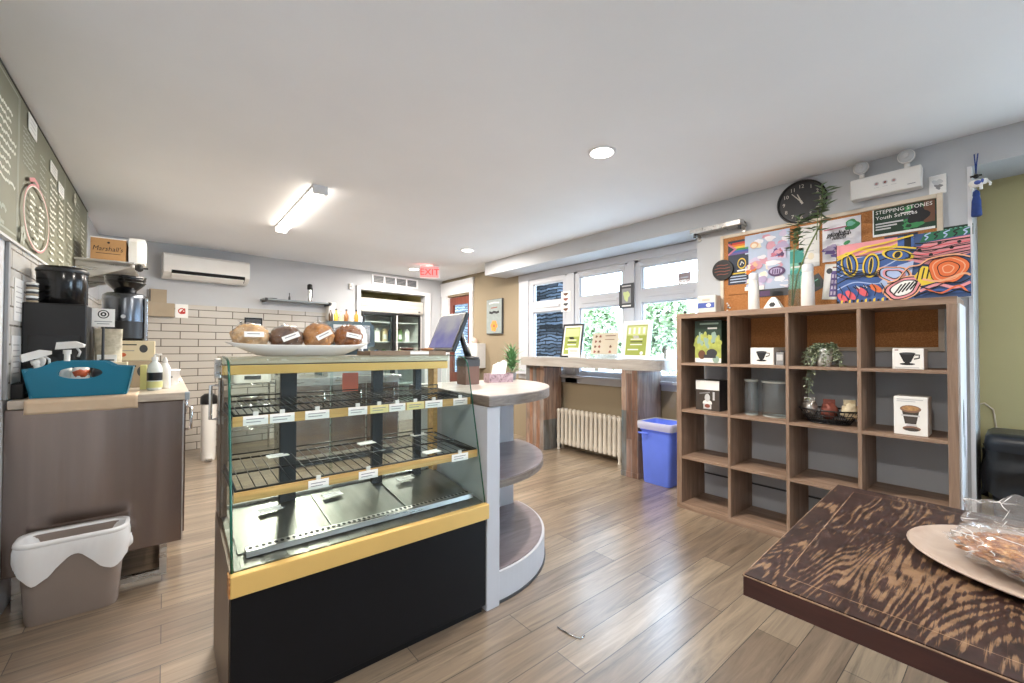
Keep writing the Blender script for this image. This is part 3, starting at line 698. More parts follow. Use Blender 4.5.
mb = MB(); mb.lathe([(.05, 0), (.06, .02), (.066, .09), (.07, .092), (.066, .1), (.001, .1)], (0, 0, 0), m_plastic_w, 28, sx=1.0); mb.build('tub', t); mb = MB(); mb.box(-.02, .02, -.074, -.066, .05, .058, m_dark); mb.build('grip', t)
mb = MB(); mb.surf(lambda u, v: (-.09 + .18 * u, .3 * v, .01 + .03 * abs(noise.noise(Vector((u * 3, v * 3, 5)))) + (.02 if .2 < u < .8 else 0) * math.sin(v * PI)), 16, 20, m_paper)
o = mb.build('folded_cloth', None, (.0, 3.75, CT - .004), label='white folded cloth behind the white tub on the left counter', cat='cloth'); o.modifiers.new('thick', 'SOLIDIFY').thickness = .003

# shelf with kraft box in the back left corner
t = thing('corner_shelf', 'steel wall shelf under the kraft box in the back left corner', 'shelf', (XL + .03, 4.75, 1.86))
mb = MB(); mb.box(-.004, .33, -.3, .45, 0, .015, m_steel); mb.box(.315, .33, -.3, .45, -.03, 0, m_steel); mb.build('board', t, bevel=.002)
for y in (-.22, .38):
    mb = MB(); mb.prism([(-.004, -.15), (-.004, 0), (.3, 0), (.3, -.02)], y, y + .015, 'y', m_steel); mb.build('bracket', t)
t = thing('kraft_box', 'brown kraft box with black script on the corner shelf', 'box', (-.35, 4.5, 1.8755))
mb = MB(); mb.box(-.1, .1, 0, .3, 0, .175, m_kraft); mb.frame((0, 0, 0), (1, 0, 0), (0, 0, 1)); mb.text("Marshall's", -.005, .075, .036, m_ink, 'CENTER', .86, .2); mb.oval(0, .14, .008, .008, m_ink); mb.line([(-.07, .055), (.07, .055)], .004, m_ink); mb.build('carton', t, bevel=.002)
mb = MB(); mb.box(-.103, .103, -.003, .303, .17, .178, m_paper); mb.build('lid', t)
t = thing('white_bag', 'white paper bag beside the kraft box on the corner shelf', 'bag', (-.185, 4.5, 1.8755))
mb = MB(); mb.loft([[(x * k, .14 + (y - .14) * k, z) for x, y in ((-.05, 0), (0, -.006), (.05, 0), (.056, .14), (.05, .28), (0, .286), (-.05, .28), (-.056, .14))] for k, z in ((.95, 0), (1, .06), (1, .17), (.9, .2))], m_paper, False); mb.build('pouch', t)
t = thing('black_wall_knob', 'black round knob at the right end of the corner shelf', 'knob', (-.2 + .0045, 4.5, 1.84))
mb = MB(); mb.lathe([(.018, 0), (.03, .02), (.03, .035), (.018, .05)], (0, 0, 0), m_black, 18, 'x'); mb.build('knob', t); mb = MB(); mb.cyl((.05, 0, 0), .008, .03, m_dark, 12, 'x'); mb.build('stem', t)

# waste basket with white liner
t = thing('waste_basket', 'greige plastic waste basket with white liner by the steel counter', 'waste basket', (-.31, 2.79, 0))
m_greige = plain('greige_plastic', '#8d8078', .45, var=.04)
def oblong(hx, hy, r, z, n=8, wob=None):
    pts = []
    for (sx, sy, a0) in ((1, 1, 0), (-1, 1, PI / 2), (-1, -1, PI), (1, -1, 3 * PI / 2)):
        for k in range(n + 1):
            a = a0 + PI / 2 * k / n
            pts.append((sx * (hx - r) + r * math.cos(a), sy * (hy - r) + r * math.sin(a), z))
    return pts
mb = MB(); mb.loft([oblong(.145, .06, .04, 0), oblong(.15, .065, .045, .012), oblong(.172, .084, .055, .35)], m_greige, True, True, False)
mb.loft([oblong(.168, .08, .05, .35), oblong(.146, .061, .04, .02)], m_greige, True, False, True); mb.build('bin', t)
m_liner = glass('white_bin_liner', '#f4f4f4', .6, .82, .3)
def resample(P, n):
    Q = P + [P[0]]; D = [0.0]
    for i in range(len(P)): D.append(D[-1] + (Vector(Q[i + 1]) - Vector(Q[i])).length)
    out = []; k = 0
    for j in range(n):
        d = D[-1] * j / n
        while D[k + 1] < d: k += 1
        out.append(tuple(Vector(Q[k]).lerp(Vector(Q[k + 1]), (d - D[k]) / max(1e-9, D[k + 1] - D[k]))))
    return out
base = resample(oblong(.176, .088, .056, 0), 84)
N = len(base)
def lring(f, zf): return [(p[0] * f, p[1] * f, zf(i)) for i, p in enumerate(base)]
drop = lambda i: .118 - .05 * math.cos((base[i][0] - .01) / .115 * PI) + .012 * noise.noise(Vector((i * .35, 2, 2)))
mb = MB()
mb.loft([[(p[0] * f * (1 + .012 * noise.noise(Vector((i * .9, q * 3, 0)))), p[1] * f * (1 + .02 * noise.noise(Vector((i * .9, q * 3, 4)))), zf(i)) for i, p in enumerate(base)] for q, (f, zf) in enumerate((
    (1.03, lambda i: .355 - drop(i)), (1.07, lambda i: .355 - drop(i) * .7), (1.07, lambda i: .355 - drop(i) * .3), (1.04, lambda i: .352), (1.01, lambda i: .362), (.945, lambda i: .352), (.86, lambda i: .28), (.77, lambda i: .16), (.69, lambda i: .05)))], m_liner, True, False, True)
mb.build('liner', t)
mb = MB(); mb.loft([oblong(.181, .092, .058, .345), oblong(.186, .097, .062, .352), oblong(.184, .095, .06, .364), oblong(.172, .084, .054, .366)], m_liner, True, False, False); mb.build('rim', t)
mb = MB(); mb.ball((.184, 0, .27), (.015, .03, .03), m_liner, 14, 10, .3, 3); mb.build('liner_knot', t)
# ---------------------------------------------------------------- bakery display case
CX0, CY0, CWD, CDP = .165, 1.577, .98, .525
t = thing('display_case', 'glass bakery display case with gold trim and black front', 'display case', (CX0, CY0, 0))
m_side = plain('brown_steel_side', '#6e5c4c', .35, .3, .1, 8); m_inner = steelmat('case_deck_steel', '#85857f', .34, 'xyz', (20, 3, 3))
mb = MB()
mb.prism([(.03, .0), (CDP, .0), (CDP, .545), (.03, .495)], 0, .012, 'x', m_side); mb.prism([(.03, 0), (CDP, 0), (CDP, .545), (.03, .495)], CWD - .012, CWD, 'x', m_side)
mb.box(.012, CWD - .012, .05, CDP, .04, .42, m_dark); mb.box(.012, CWD - .012, CDP - .012, CDP, .0, .55, m_side)
mb.build('body', t, bevel=.002)
mb = MB(); mb.box(.002, CWD - .002, 0, .03, .035, .432, m_black_lam); mb.build('front_panel', t, bevel=.003)
mb = MB(); mb.box(.01, CWD - .01, .02, .05, 0, .05, m_black_lam); mb.build('toe_kick', t)
mb = MB(); mb.box(-.002, CWD + .003, -.02, .012, .432, .499, m_gold); b = mb.build('bumper_rail', t, bevel=.003)
mb = MB(); mb.box(-.006, -.002, -.018, .03, .434, .497, m_endgrain); mb.build('rail_end', b)
mb = MB()
mb.prism([(.012, .495), (.47, .55), (.47, .556), (.012, .501)], .012, CWD - .012, 'x', m_inner)
for k in range(3): mb.prism([(.1, .5125), (.44, .5535), (.44, .5575), (.1, .5165)], .03 + k * .31, .32 + k * .31, 'x', m_inner)
for k in range(14): mb.prism([(.012, .5015), (.075, .5090), (.075, .5105), (.012, .503)], .03 + k * .068, .085 + k * .068, 'x', m_inner)
mb.build('deck', t)
mb = MB(); mb.prism([(.062, .513), (.066, .531), (.105, .534), (.109, .517)], .05, CWD - .03, 'x', m_steel)
mb.frame((.05, .0855, .53255), (1, 0, 0), (0, 1, .077))
for k in range(46): mb.oval(.014 + k * .0192, 0, .0062, .0095, m_ink, 12)
mb.build('air_grille', t)
# canopy
m_ivory = plain('ivory_metal_lip', '#c9bfa8', .25, .35, .03)
mb = MB(); mb.box(0, CWD, .345, CDP, 1.142, 1.172, m_ivory); mb.box(.003, CWD - .003, .349, CDP, 1.138, 1.142, m_dark); mb.build('canopy', t, bevel=.004)
mb = MB(); mb.box(.002, CWD - .002, .345, .37, 1.102, 1.138, m_gold); mb.build('gold_strip', t, bevel=.002)
for x0, x1, m, y in ((.952, .978, m_goldwood, .45), (.002, .028, m_side, .40)):
    mb = MB(); mb.box(x0, x1, y, CDP - .01, .55, 1.102, m); mb.build('corner_post', t, bevel=.002)
mb = MB(); mb.tube([(-.001, .42, 1.06), (-.028, .42, 1.06), (-.028, .42, .93), (-.001, .42, .93)], .006, m_chrome); mb.box(-.004, 0, .40, .44, .91, 1.08, m_steel); mb.build('handle', t)
mb = MB(); mb.box(-.02, 0, .36, .40, 1.09, 1.165, m_steel); mb.build('hinge_block', t, bevel=.003)
m_upr = plain('charcoal_post', '#2a2d30', .45)
for x0, x1 in ((.214, .276), (.61, .66), (.831, .866)):
    mb = MB(); mb.box(x0, x1, .42, .45, .552, 1.102, m_upr); mb.build('rear_post', t, bevel=.002)
for k, (x0, x1) in enumerate(((.028, .44), (.43, .7), (.69, .935))):
    mb = MB(); y = .47 + .012 * (k % 2)
    mb.box(x0, x1, y, y + .004, .57, 1.1, m_glass); d = mb.build('sliding_door', t)
    mb = MB(); mb.box(x0, x1, y - .004, y + .008, .556, .57, m_steel); mb.build('track', d)
# front and side glass
prof = [(.006, .500), (.05, .69), (.1, .90), (.140, 1.075), (.150, 1.118), (.163, 1.142), (.185, 1.158), (.225, 1.167), (.345, 1.172)]
mb = MB(); th = .006
for k in range(len(prof) - 1):
    (a, z0), (b, z1) = prof[k], prof[k + 1]
    mb.add([(.008, a, z0), (CWD - .008, a, z0), (CWD - .008, b, z1), (.008, b, z1)], [(0, 1, 2, 3)], m_glass_case, k > 3)
mb.build('front_glass', t)
for x in (.004, CWD - .004):
    mb = MB(); pl = prof + [(.40, 1.165), (.40, .54)]
    mb.add([(x, p[0] + .002, p[1]) for p in pl], [tuple(range(len(pl)))], m_glass_case); g = mb.build('side_glass', t)
    mb = MB(); mb.tube([(x, p[0], p[1]) for p in prof], .0042 if x < .5 else .003, m_glassedge, 6); mb.build('glass_edge', g)
# two wire shelves
m_wire = plain('black_wire', '#18181a', .35)
for z0, z1, y0, y1, nw in ((.737, .755, .065, .455, 26), (.975, .992, .125, .425, 40)):
    mb = MB()
    for y in (y0, y0 + (y1 - y0) * .5, y1):
        z = z0 + (z1 - z0) * (y - y0) / (y1 - y0); mb.tube([(.016, y, z), (CWD - .016, y, z)], .0038, m_wire, 6)
    mb.tube([(.016, y1, z1 + .02), (CWD - .016, y1, z1 + .02)], .003, m_wire, 6)
    for x in (.018, CWD - .018): mb.tube([(x, y0, z0), (x, y1, z1), (x, y1, z1 + .02)], .0038, m_wire, 6)
    for i in range(nw):
        x = .02 + (CWD - .04) * (i + .5) / nw; mb.tube([(x, y0, z0 + .003), (x, y1, z1 + .003)], .0018, m_wire, 5)
    s_ = mb.build('wire_shelf', t)
    mb = MB(); mb.box(.012, CWD - .012, y0 - .008, y0 - .002, z0 - .036, z0 - .003, m_goldwood); mb.build('price_rail', s_)
    mb = MB()
    for x in (.012, CWD - .022): mb.box(x, x + .01, y0, y1 + .03, z0 - .016, z0 - .004, m_wire)
    mb.build('shelf_arm', s_)
# price tags
m_tagy = plain('pale_yellow_card', '#e0d394', .6)
words = ['first', 'second', 'third', 'fourth', 'fifth', 'sixth', 'seventh', 'eighth', 'ninth']
def price_tag(xc, w, y, z, m, lb, lean=.0):
    t = thing('price_tag', lb, 'price tag', (xc, y, z), 0, 'price tags in the display case')
    mb = MB(); h = .032; mb.box(-w / 2, w / 2, -.0018, 0, -h / 2, h / 2, m); mb.frame((0, -.0018, 0), (1, 0, 0), (0, 0, 1)); mb.line([(-w * .38, .005), (w * .34, .005)], .003, m_grey); mb.line([(-w * .38, -.005), (w * .2, -.005)], .003, m_grey); mb.build('card', t)
    mb = MB(); mb.box(-.008, .008, -.001, .006, h / 2 - .003, h / 2 + .014, m_cl); mb.build('clip', t)
for i, (a, b, yel) in enumerate(((.207, .282, 0), (.287, .366, 0), (.402, .487, 0), (.558, .633, 0), (.645, .722, 1), (.726, .798, 0), (.805, .886, 1), (.893, .979, 0), (1.037, 1.114, 0))):
    price_tag((a + b) / 2, b - a, CY0 + .116, .956, m_tagy if yel else m_paper, '%s %s price tag from the left on the upper case shelf' % (words[i], 'pale yellow' if yel else 'white'))
for a, b, lb in ((.40, .47, 'left white price tag on the lower shelf rail of the display case'), (.58, .655, 'middle white price tag on the lower shelf rail of the display case'), (.994, 1.08, 'right white price tag on the lower shelf rail of the display case')):
    price_tag((a + b) / 2, b - a, CY0 + .056, .714, m_paper, lb)
def flat_tag(x, y, z, lb, w=.08, tilt=.12, dz=0):
    mb = MB(); mb.box(-w / 2, w / 2, -.018, .018, 0, .0025, m_paper); mb.box(-w / 2, w / 2, .014, .018, .0025, .007, m_paper); mb.frame((0, 0, .0025), (1, 0, 0), (0, 1, 0)); mb.line([(-w * .3, 0), (w * .3, 0)], .004, m_lgrey)
    mb.build('price_tag', None, (x, y, z), tilt, label=lb, cat='price tag', group='price tags in the display case')
for x, y, lb in ((.367, 1.98, 'white tag lying at the left back of the lower wire shelf'), (.74, 1.98, 'white tag lying at the middle back of the lower wire shelf'), (1.02, 2.0, 'white tag lying at the right back of the lower wire shelf'), (.92, 1.68, 'white tag lying at the right front of the lower wire shelf')):
    flat_tag(x, y, .743 + .0385 * (y - 1.642), lb)
for x, y, lb in ((.334, 1.925, 'leftmost white tag lying on the steel case deck'), (.575, 1.94, 'middle white tag lying on the steel case deck'), (.923, 1.95, 'rightmost white tag lying on the steel case deck')):
    flat_tag(x, y, .5595 + .12 * (y - 1.94) + .001, lb)
m_orange = plain('orange_red_card', '#f08062', .6)
mb = MB(); mb.box(-.037, .037, -.001, 0, -.043, .043, m_orange)
mb.build('orange_note', None, (.683, 2.0455, 1.045), label='orange red square note on the rear glass of the display case', cat='note')

# boat platter with four wrapped loaves
PZ = 1.1725
t = thing('bread_platter', 'long white boat shaped platter on top of the display case', 'platter', (.465, 2.0, PZ))
def boat(k, z): return [(.285 * k * math.cos(a) * (1 if abs(math.cos(a)) < 2 else 1), .09 * k * math.sin(a), z + .012 * abs(math.cos(a)) ** 4 * (k > .8)) for a in [2 * PI * i / 40 for i in range(40)]]
m_cer = plain('white_ceramic', '#dcdad6', .25, var=.02)
mb = MB(); mb.loft([boat(.5, 0), boat(.62, .004), boat(.85, .022), boat(1.0, .043), boat(.985, .046), boat(.83, .027), boat(.6, .009)], m_cer); mb.build('dish', t)
m_wrap = glass('cling_wrap', '#fbfbfb', 1.6, .05, .12)
def loafmat(n, a, b, c):
    return woodmat(n, [(.3, a), (.55, b), (.75, c)], (34, 34, 34), .7, dist=1.2, bump=.9)
loafs = ((.266, .066, loafmat('tan_crust', '#b48a5c', '#d8b284', '#ead0a8'), .16, 'pale tan wrapped loaf at the left end of the white platter', .0),
         (.397, .064, loafmat('dark_rye_crust', '#4a3022', '#70503a', '#8a6448'), .55, 'dark brown wrapped loaf, second on the white platter', .4),
         (.528, .064, loafmat('golden_crust', '#9a6434', '#c88c50', '#e0ac70'), .5, 'golden brown wrapped loaf, third on the white platter', .5),
         (.655, .061, loafmat('cocoa_crust', '#6a3c20', '#9a6034', '#bc7e4a'), -.25, 'reddish brown wrapped loaf at the right end of the white platter', -.2))
for k, (x, r, m, tilt, lb, lt) in enumerate(loafs):
    t = thing('bread_loaf', lb, 'bread', (x, 2.0, PZ + (.032, .024, .024, .026)[k]), 0, 'wrapped loaves on the white platter')
    h = (.098, .100, .118, .112)[k]
    mb = MB(); mb.ball((0, 0, h * .5), (r, .06, h * .5), m, 40, 26, .17, 3.2, seed=k * 3.1, zmin=-.86); mb.build('crust', t)
    mb = MB(); mb.ball((0, 0, h * .5 + .001), (r * 1.03, .0625, h * .53), m_wrap, 30, 18, .2, 5.5, seed=k * 5.3, zmin=-.93); mb.build('wrap', t)
    mb = MB(); sx = (-.9, -.3, .2, .8)[k] * r
    mb.lathe([(.014, 0), (.004, .005), (.003, .008), (.011, .017), (.007, .018)], (sx * .5, .03, h * .985), m_wrap, 12); mb.lathe([(.005, .005), (.005, .009)], (sx * .5, .03, h * .985), m_ink, 10); mb.build('twist_tie', t)
    mb = MB(); ca, sa = math.cos(lt), math.sin(lt); zc = h * .56
    mb.frame((0.004, -.0705, zc), (ca, 0, sa), (-sa, .25, ca)); hw = .034
    mb.rect(-hw, -.011, hw, .011, m_paper); mb.line([(-hw * .7, .002), (hw * .6, .002)], .004, m_grey); mb.build('sticker', t)
t = thing('paper_bag', 'small white spotted paper bag behind the rightmost loaf', 'bag', (.73, 2.055, PZ + .03))
mb = MB(); mb.loft([[(x * k + dx, y, z) for x, y in ((-.03, -.015), (.03, -.015), (.034, 0), (.03, .015), (-.03, .015), (-.034, 0))] for k, z, dx in ((1, .0, 0), (1, .06, 0), (.9, .1, -.008), (.5, .115, -.015))], m_paper); mb.build('bag', t)
mb = MB(); mb.frame((0, -.0155, .03), (1, 0, 0), (0, 0, 1))
for i in range(9): mb.oval(rnd.uniform(-.024, .024), rnd.uniform(-.02, .04), .004, .003, m_dark, 8)
mb.build('spots', t)
# cookie tray
t = thing('cookie_tray', 'brown cardboard tray of wrapped cookies on top of the display case', 'tray', (.93, 2.005, PZ))
m_brtray = plain('brown_tray', '#86705c', .6)
mb = MB(); mb.box(-.2, .2, -.085, .085, 0, .004, m_brtray); mb.box(-.2, .2, -.085, -.08, .004, .02, m_brtray); mb.box(-.2, .2, .08, .085, .004, .02, m_brtray); mb.box(-.2, -.195, -.08, .08, .004, .02, m_brtray); mb.box(.195, .2, -.08, .08, .004, .02, m_brtray); mb.build('tray', t)
mb = MB(); mb.box(.0, .1, -.0862, -.085, .003, .018, m_paper); mb.build('tray_label', t)
m_cook = loafmat('cookie', '#8a5a34', '#b98454', '#d0a070'); m_cook2 = loafmat('cocoa_cookie', '#3a1f14', '#5a3424', '#744a34')
ck = ((-.13, -.02, .006, 1), (-.06, .01, .006, 1), (.0, -.02, .006, 0), (.03, .015, .022, 1), (.085, -.01, .006, 0), (.14, .01, .006, 0), (.12, -.03, .021, 0))
for i, (x, y, z, k) in enumerate(ck):
    t = thing('cookie', ('pale', 'dark')[k] + ' wrapped cookie, %s from the left in the brown tray' % words[i], 'cookie', (.93 + x, 2.005 + y, PZ + z), rnd.uniform(-.3, .3), 'wrapped cookies in the brown tray')
    mb = MB(); mb.ball((0, 0, .0075), (.036, .036, .0075), (m_cook, m_cook2)[k], 20, 8, .12, 3, seed=i); mb.build('cookie', t)
    mb = MB(); mb.surf(lambda u, v: (-.045 + .09 * u, -.045 + .09 * v, .012 + .006 * noise.noise(Vector((u * 5, v * 5, i)))), 10, 10, m_wrap); mb.build('wrap', t)

# ---------------------------------------------------------------- rounded counter with shelves
UC = (1.25, 2.26)
t = thing('rounded_counter', 'white rounded end counter with wood look shelves beside the display case', 'counter', (1.151, 1.585, 0))
lx, ly = UC[0] - 1.151, UC[1] - 1.585
def quarter(R, x0=0.0, n=28, yb=None):
    pts = [(lx + R * math.sin(a), ly - R * math.cos(a)) for a in [PI / 2 * i / n for i in range(n + 1)]]
    yb = ly if yb is None else yb
    return [(x0, ly - R)] + pts + [(lx + R, yb), (x0, yb)] if yb > ly + 1e-4 else [(x0, ly - R)] + pts + [(x0, ly)]
m_wcount = plain('white_counter_paint', '#c0c1c6', .4, var=.02)
mb = MB(); mb.prism(quarter(.668, .005), 0, .012, 'z', m_dark, False); mb.build('toe_strip', t)
mb = MB(); mb.prism(quarter(.662, .005), .012, .145, 'z', m_wcount, False); mb.build('base_plinth', t, bevel=.002)
m_shelfw = woodmat('purple_grey_laminate', [(.2, '#5a4e50'), (.45, '#7e7274'), (.7, '#8e8486')], (3, 14, 14), .28, dist=1.5)
mb = MB(); mb.prism(quarter(.648, .075), .145, .152, 'z', m_shelfw); mb.build('base_deck', t)
mb = MB(); mb.prism(quarter(.655, .075), .538, .572, 'z', m_laminate_edge); b = mb.build('middle_shelf', t, bevel=.002)
mb = MB(); mb.prism(quarter(.65, .077), .572, .577, 'z', m_shelfw); mb.build('shelf_surface', b)
mb = MB(); mb.box(0, .075, -.004, ly, .0, .934, m_wcount); mb.build('end_panel', t, bevel=.003)
mb = MB(); mb.box(.075, lx + .60, ly - .025, ly, .152, .538, m_wcount); mb.box(.075, lx + .60, ly - .025, ly, .577, .934, m_wcount); mb.build('back_panel', t)
mb = MB(); mb.prism(quarter(.69, .002, yb=ly + .14), .935, .982, 'z', m_laminate_edge); b = mb.build('countertop', t, bevel=.003)
mb = MB(); mb.prism(quarter(.688, .003, yb=ly + .137), .982, .986, 'z', m_laminate); mb.build('top_surface', b)
KT = .9865
# till screen on its pedestal
m_wbox = plain('brown_card_box', '#6e5248', .6)
t = thing('pedestal_box', 'brown box carrying the till stand on the rounded counter', 'box', (1.44, 2.18, KT))
mb = MB(); mb.box(-.05, .05, -.05, .05, 0, .15, m_wbox); mb.build('carton', t, bevel=.003); mb = MB(); mb.box(-.052, .052, -.052, .052, .11, .153, m_dark); mb.build('lid', t)
t = thing('till_screen', 'black tilted touchscreen till beside the display case', 'till', (1.44, 2.18, KT + .1535))
m_scr = NT('till_screen_glow')
def scrmat():
    s = m_scr; g = s.n('ShaderNodeTexCoord'); sp = s.n('ShaderNodeSeparateXYZ'); s.l(g.outputs['Generated'], sp.inputs[0])
    c = s.ramp(sp.outputs['Z'], [(.0, '#8a88c8'), (.35, '#8f8db8'), (.6, '#b4b2bc'), (1, '#c9c5c4')])
    nz = s.noise(s.coord(), 7); c = s.mix(.35, c, s.ramp(nz.outputs[0], [(.35, '#7674c0'), (.65, '#d8d4d0')]))
    e = s.n('ShaderNodeEmission'); e.inputs[1].default_value = .75; s.l(c, e.inputs[0])
    b = s.n('ShaderNodeBsdfGlossy'); b.inputs['Roughness'].default_value = .08
    m = s.n('ShaderNodeMixShader'); m.inputs[0].default_value = .06; s.l(e.outputs[0], m.inputs[1]); s.l(b.outputs[0], m.inputs[2]); s.l(m.outputs[0], s.out.inputs[0]); return s.m
scrmat()
mb = MB(); mb.lathe([(.07, 0), (.075, .004), (.07, .012), (.02, .02)], (0, 0, 0), m_black, 28, sy=.8); mb.build('base', t)
mb = MB(); mb.tube([(.0, .0, .015), (-.03, .0, .08), (-.062, .0, .17)], [.02, .015, .014], m_black, 10); mb.tube([(.02, 0, .012), (-.02, 0, .1), (-.06, 0, .2)], .008, m_chrome, 8); mb.build('arm', t)
A = math.atan2(.098, .225); H = .245; Wd = .29
T = Matrix.Translation(Vector((-.205, 0.0, .052))) @ Matrix.Rotation(A, 4, 'Y')
mb = MB(); mb.T = T; mb.box(0, .028, -Wd / 2, Wd / 2, 0, H, m_black); mb.box(.028, .06, -.06, .06, .05, .18, m_black); mb.build('bezel', t, bevel=.006)
mb = MB(); mb.T = T; mb.box(-.0012, 0.0, -Wd / 2 + .014, Wd / 2 - .014, .02, H - .014, m_scr.m); mb.build('screen', t)
mb = MB(); mb.T = T; mb.prism([(.01, 0), (.03, 0), (.03, -.03), (.012, -.03)], -.03, .03, 'y', m_black); mb.ball((.03, -.02, -.012), .013, m_black, 12, 8); mb.build('hinge', t)
# napkins and plant on the counter
m_marb = NT('pink_marble'); 
def marb():
    s = m_marb; n = s.noise(s.coord(), 18, 6, .6, 2.0); c = s.ramp(n.outputs[0], [(.3, '#4a3a40'), (.45, '#a8909a'), (.7, '#c9b4bc')]); return s.bsdf(c, .4)
marb()
t = thing('napkin_holder', 'pink marbled napkin holder with white napkins on the counter', 'napkin holder', (1.69, 2.2, KT), -.2)
mb = MB(); ringz = lambda a, b, h: [mb.box(-a, a, -b, -b + .006, 0, h, m_marb.m), mb.box(-a, a, b - .006, b, 0, h, m_marb.m), mb.box(-a, -a + .006, -b + .006, b - .006, 0, h, m_marb.m), mb.box(a - .006, a, -b + .006, b - .006, 0, h, m_marb.m)]
ringz(.085, .045, .055); mb.box(-.079, .079, -.039, .039, 0, .005, m_marb.m); mb.build('box', t)
for k in range(2):
    m_ = m_paper; mb = MB()
    mb.surf(lambda u, v: (-.065 + .06 * k + .06 * u + .03 * v, -.03 + .05 * k + .008 * math.sin(u * 5 + k) + .02 * v, .006 + v * (.125 + .012 * k) * (1 - .3 * abs(u - .55))), 8, 8, m_)
    o = mb.build('napkin', t); o.modifiers.new('thick', 'SOLIDIFY').thickness = .012
m_agave = plain('agave_green', '#6f9a6a', .5, var=.3, scale=20)
t = thing('agave_plant', 'spiky green plant in a small pot at the counter end', 'plant', (1.885, 2.3, KT))
mb = MB(); mb.lathe([(.022, 0), (.03, .01), (.034, .05), (.03, .05), (.02, .02)], (0, 0, 0), m_grey, 20); mb.build('pot', t)
mb = MB()
for i in range(90):
    a = i * 2.4; e = .15 + 1.3 * ((i % 46) / 46); L = .12 + .08 * rnd.random()
    mb.leaf((.008 * math.cos(a), .008 * math.sin(a), .045 + .10 * i / 90), (math.cos(a) * math.cos(e), math.sin(a) * math.cos(e), math.sin(e)), L * .75, .02, m_agave, .5)
mb.build('leaves', t)
# stainless back counter and espresso machine behind the case
t = thing('back_counter', 'stainless back counter behind the display case', 'counter', (1.5, 4.95, 0))
mb = MB(); mb.box(-.55, .6, -.33, .33, .08, .86, m_steel); mb.build('body', t, bevel=.004)
for k in range(3):
    mb = MB(); x = -.53 + k * .375; mb.box(x, x + .36, -.345, -.331, .12, .82, m_steel_v); d = mb.build('door', t, bevel=.003); mb = MB(); mb.tube([(x + .3, -.345, .76), (x + .3, -.37, .76), (x + .3, -.37, .5), (x + .3, -.345, .5)], .007, m_chrome); mb.build('handle', d)
mb = MB(); mb.box(-.57, .62, -.36, .35, .861, .9, m_steel); mb.build('worktop', t, bevel=.003)
mb = MB(); mb.box(-.5, .55, -.28, .3, 0, .079, m_dark); mb.build('plinth', t)
m_esp = plain('slate_teal_metal', '#46555c', .35, .3)
t = thing('espresso_machine', 'slate grey espresso machine behind the rightmost loaf', 'coffee machine', (1.6, 4.95, .9005))
mb = MB(); mb.prism([(-.27, 0), (.27, 0), (.25, .55), (.2, .605), (-.2, .605), (-.25, .55)], .0, .26, 'y', m_esp); mb.prism([(-.26, .32), (.26, .32), (.25, .55), (.2, .6), (-.2, .6), (-.25, .55)], -.2, 0, 'y', m_esp); mb.build('body', t, bevel=.01)
mb = MB(); mb.box(-.26, .26, -.22, 0, 0, .07, m_steel); mb.build('drip_tray', t, bevel=.004)
mb = MB(); mb.box(-.2, .2, -.206, -.2, .36, .56, m_steel); mb.build('front_plate', t)
for x in (-.13, .13):
    mb = MB(); mb.cyl((x, -.1, .26), .035, .06, m_chrome); mb.build('group_head', t); mb = MB(); mb.tube([(x, -.12, .265), (x, -.28, .25)], .013, m_black); mb.build('portafilter', t)
syr = ['#3a2a1a', '#c9a23c', '#d8c890', '#8a5a2a', '#e0d8c0', '#b8862c']
for i, c in enumerate(syr):
    t = thing('syrup_bottle', '%s small bottle from the left on top of the espresso machine' % words[i], 'bottle', (1.45 + i * .058, 5.02, 1.507), 0, 'bottles on the espresso machine')
    m = plain('syrup_%d' % i, c, .25); mb = MB(); mb.lathe([(.022, 0), (.024, .01), (.024, .08), (.01, .105), (.009, .13)], (0, 0, 0), m, 14); mb.build('bottle', t); mb = MB(); mb.cyl((0, 0, .13), .011, .018, m_ink if i % 2 else m_paper, 12); mb.build('cap', t)
# wire rack with roaster seen through the case
t = thing('wire_rack', 'steel wire rack standing before the tiled back wall', 'rack', (.76, 5.65, 0))
for x in (-.22, .22):
    for y in (-.2, .2):
        mb = MB(); mb.cyl((x, y, 0), .012, 1.02, m_chrome, 10); mb.build('leg', t)
for z in (.3, .56, .8):
    mb = MB()
    for y in (-.2, -.1, 0, .1, .2): mb.tube([(-.22, y, z), (.22, y, z)], .006, m_chrome, 6)
    for k in range(9): mb.tube([(-.22 + k * .055, -.2, z + .006), (-.22 + k * .055, .2, z + .006)], .004, m_chrome, 5)
    mb.build('shelf', t)
t = thing('roaster_oven', 'white lidded roaster oven on top of the wire rack', 'oven', (.76, 5.65, .8115))
mb = MB(); mb.loft([oblong(.18, .14, .05, 0), oblong(.19, .15, .06, .03), oblong(.19, .15, .06, .1)], m_plastic_w); mb.build('base', t); mb = MB(); mb.loft([oblong(.195, .155, .06, .101), oblong(.19, .15, .06, .13), oblong(.14, .1, .06, .16)], m_steel); mb.build('lid', t)
mb = MB(); mb.tube([(-.05, 0, .158), (-.05, 0, .185), (.05, 0, .185), (.05, 0, .158)], .008, m_black); mb.build('lid_handle', t); mb = MB(); mb.box(-.08, .08, -.156, -.15, .04, .08, m_dark); mb.build('control_panel', t)
t = thing('mixing_bowl', 'shallow steel bowl on the middle shelf of the wire rack', 'bowl', (.76, 5.65, .5715))
mb = MB(); mb.lathe([(.06, 0), (.12, .04), (.15, .09), (.145, .09), (.115, .045), (.001, .01)], (0, 0, 0), m_steel, 28); mb.build('bowl', t)
t = thing('pedal_bin', 'slim white bin with a black lid by the tiled back wall', 'bin', (.37, 5.6, 0))
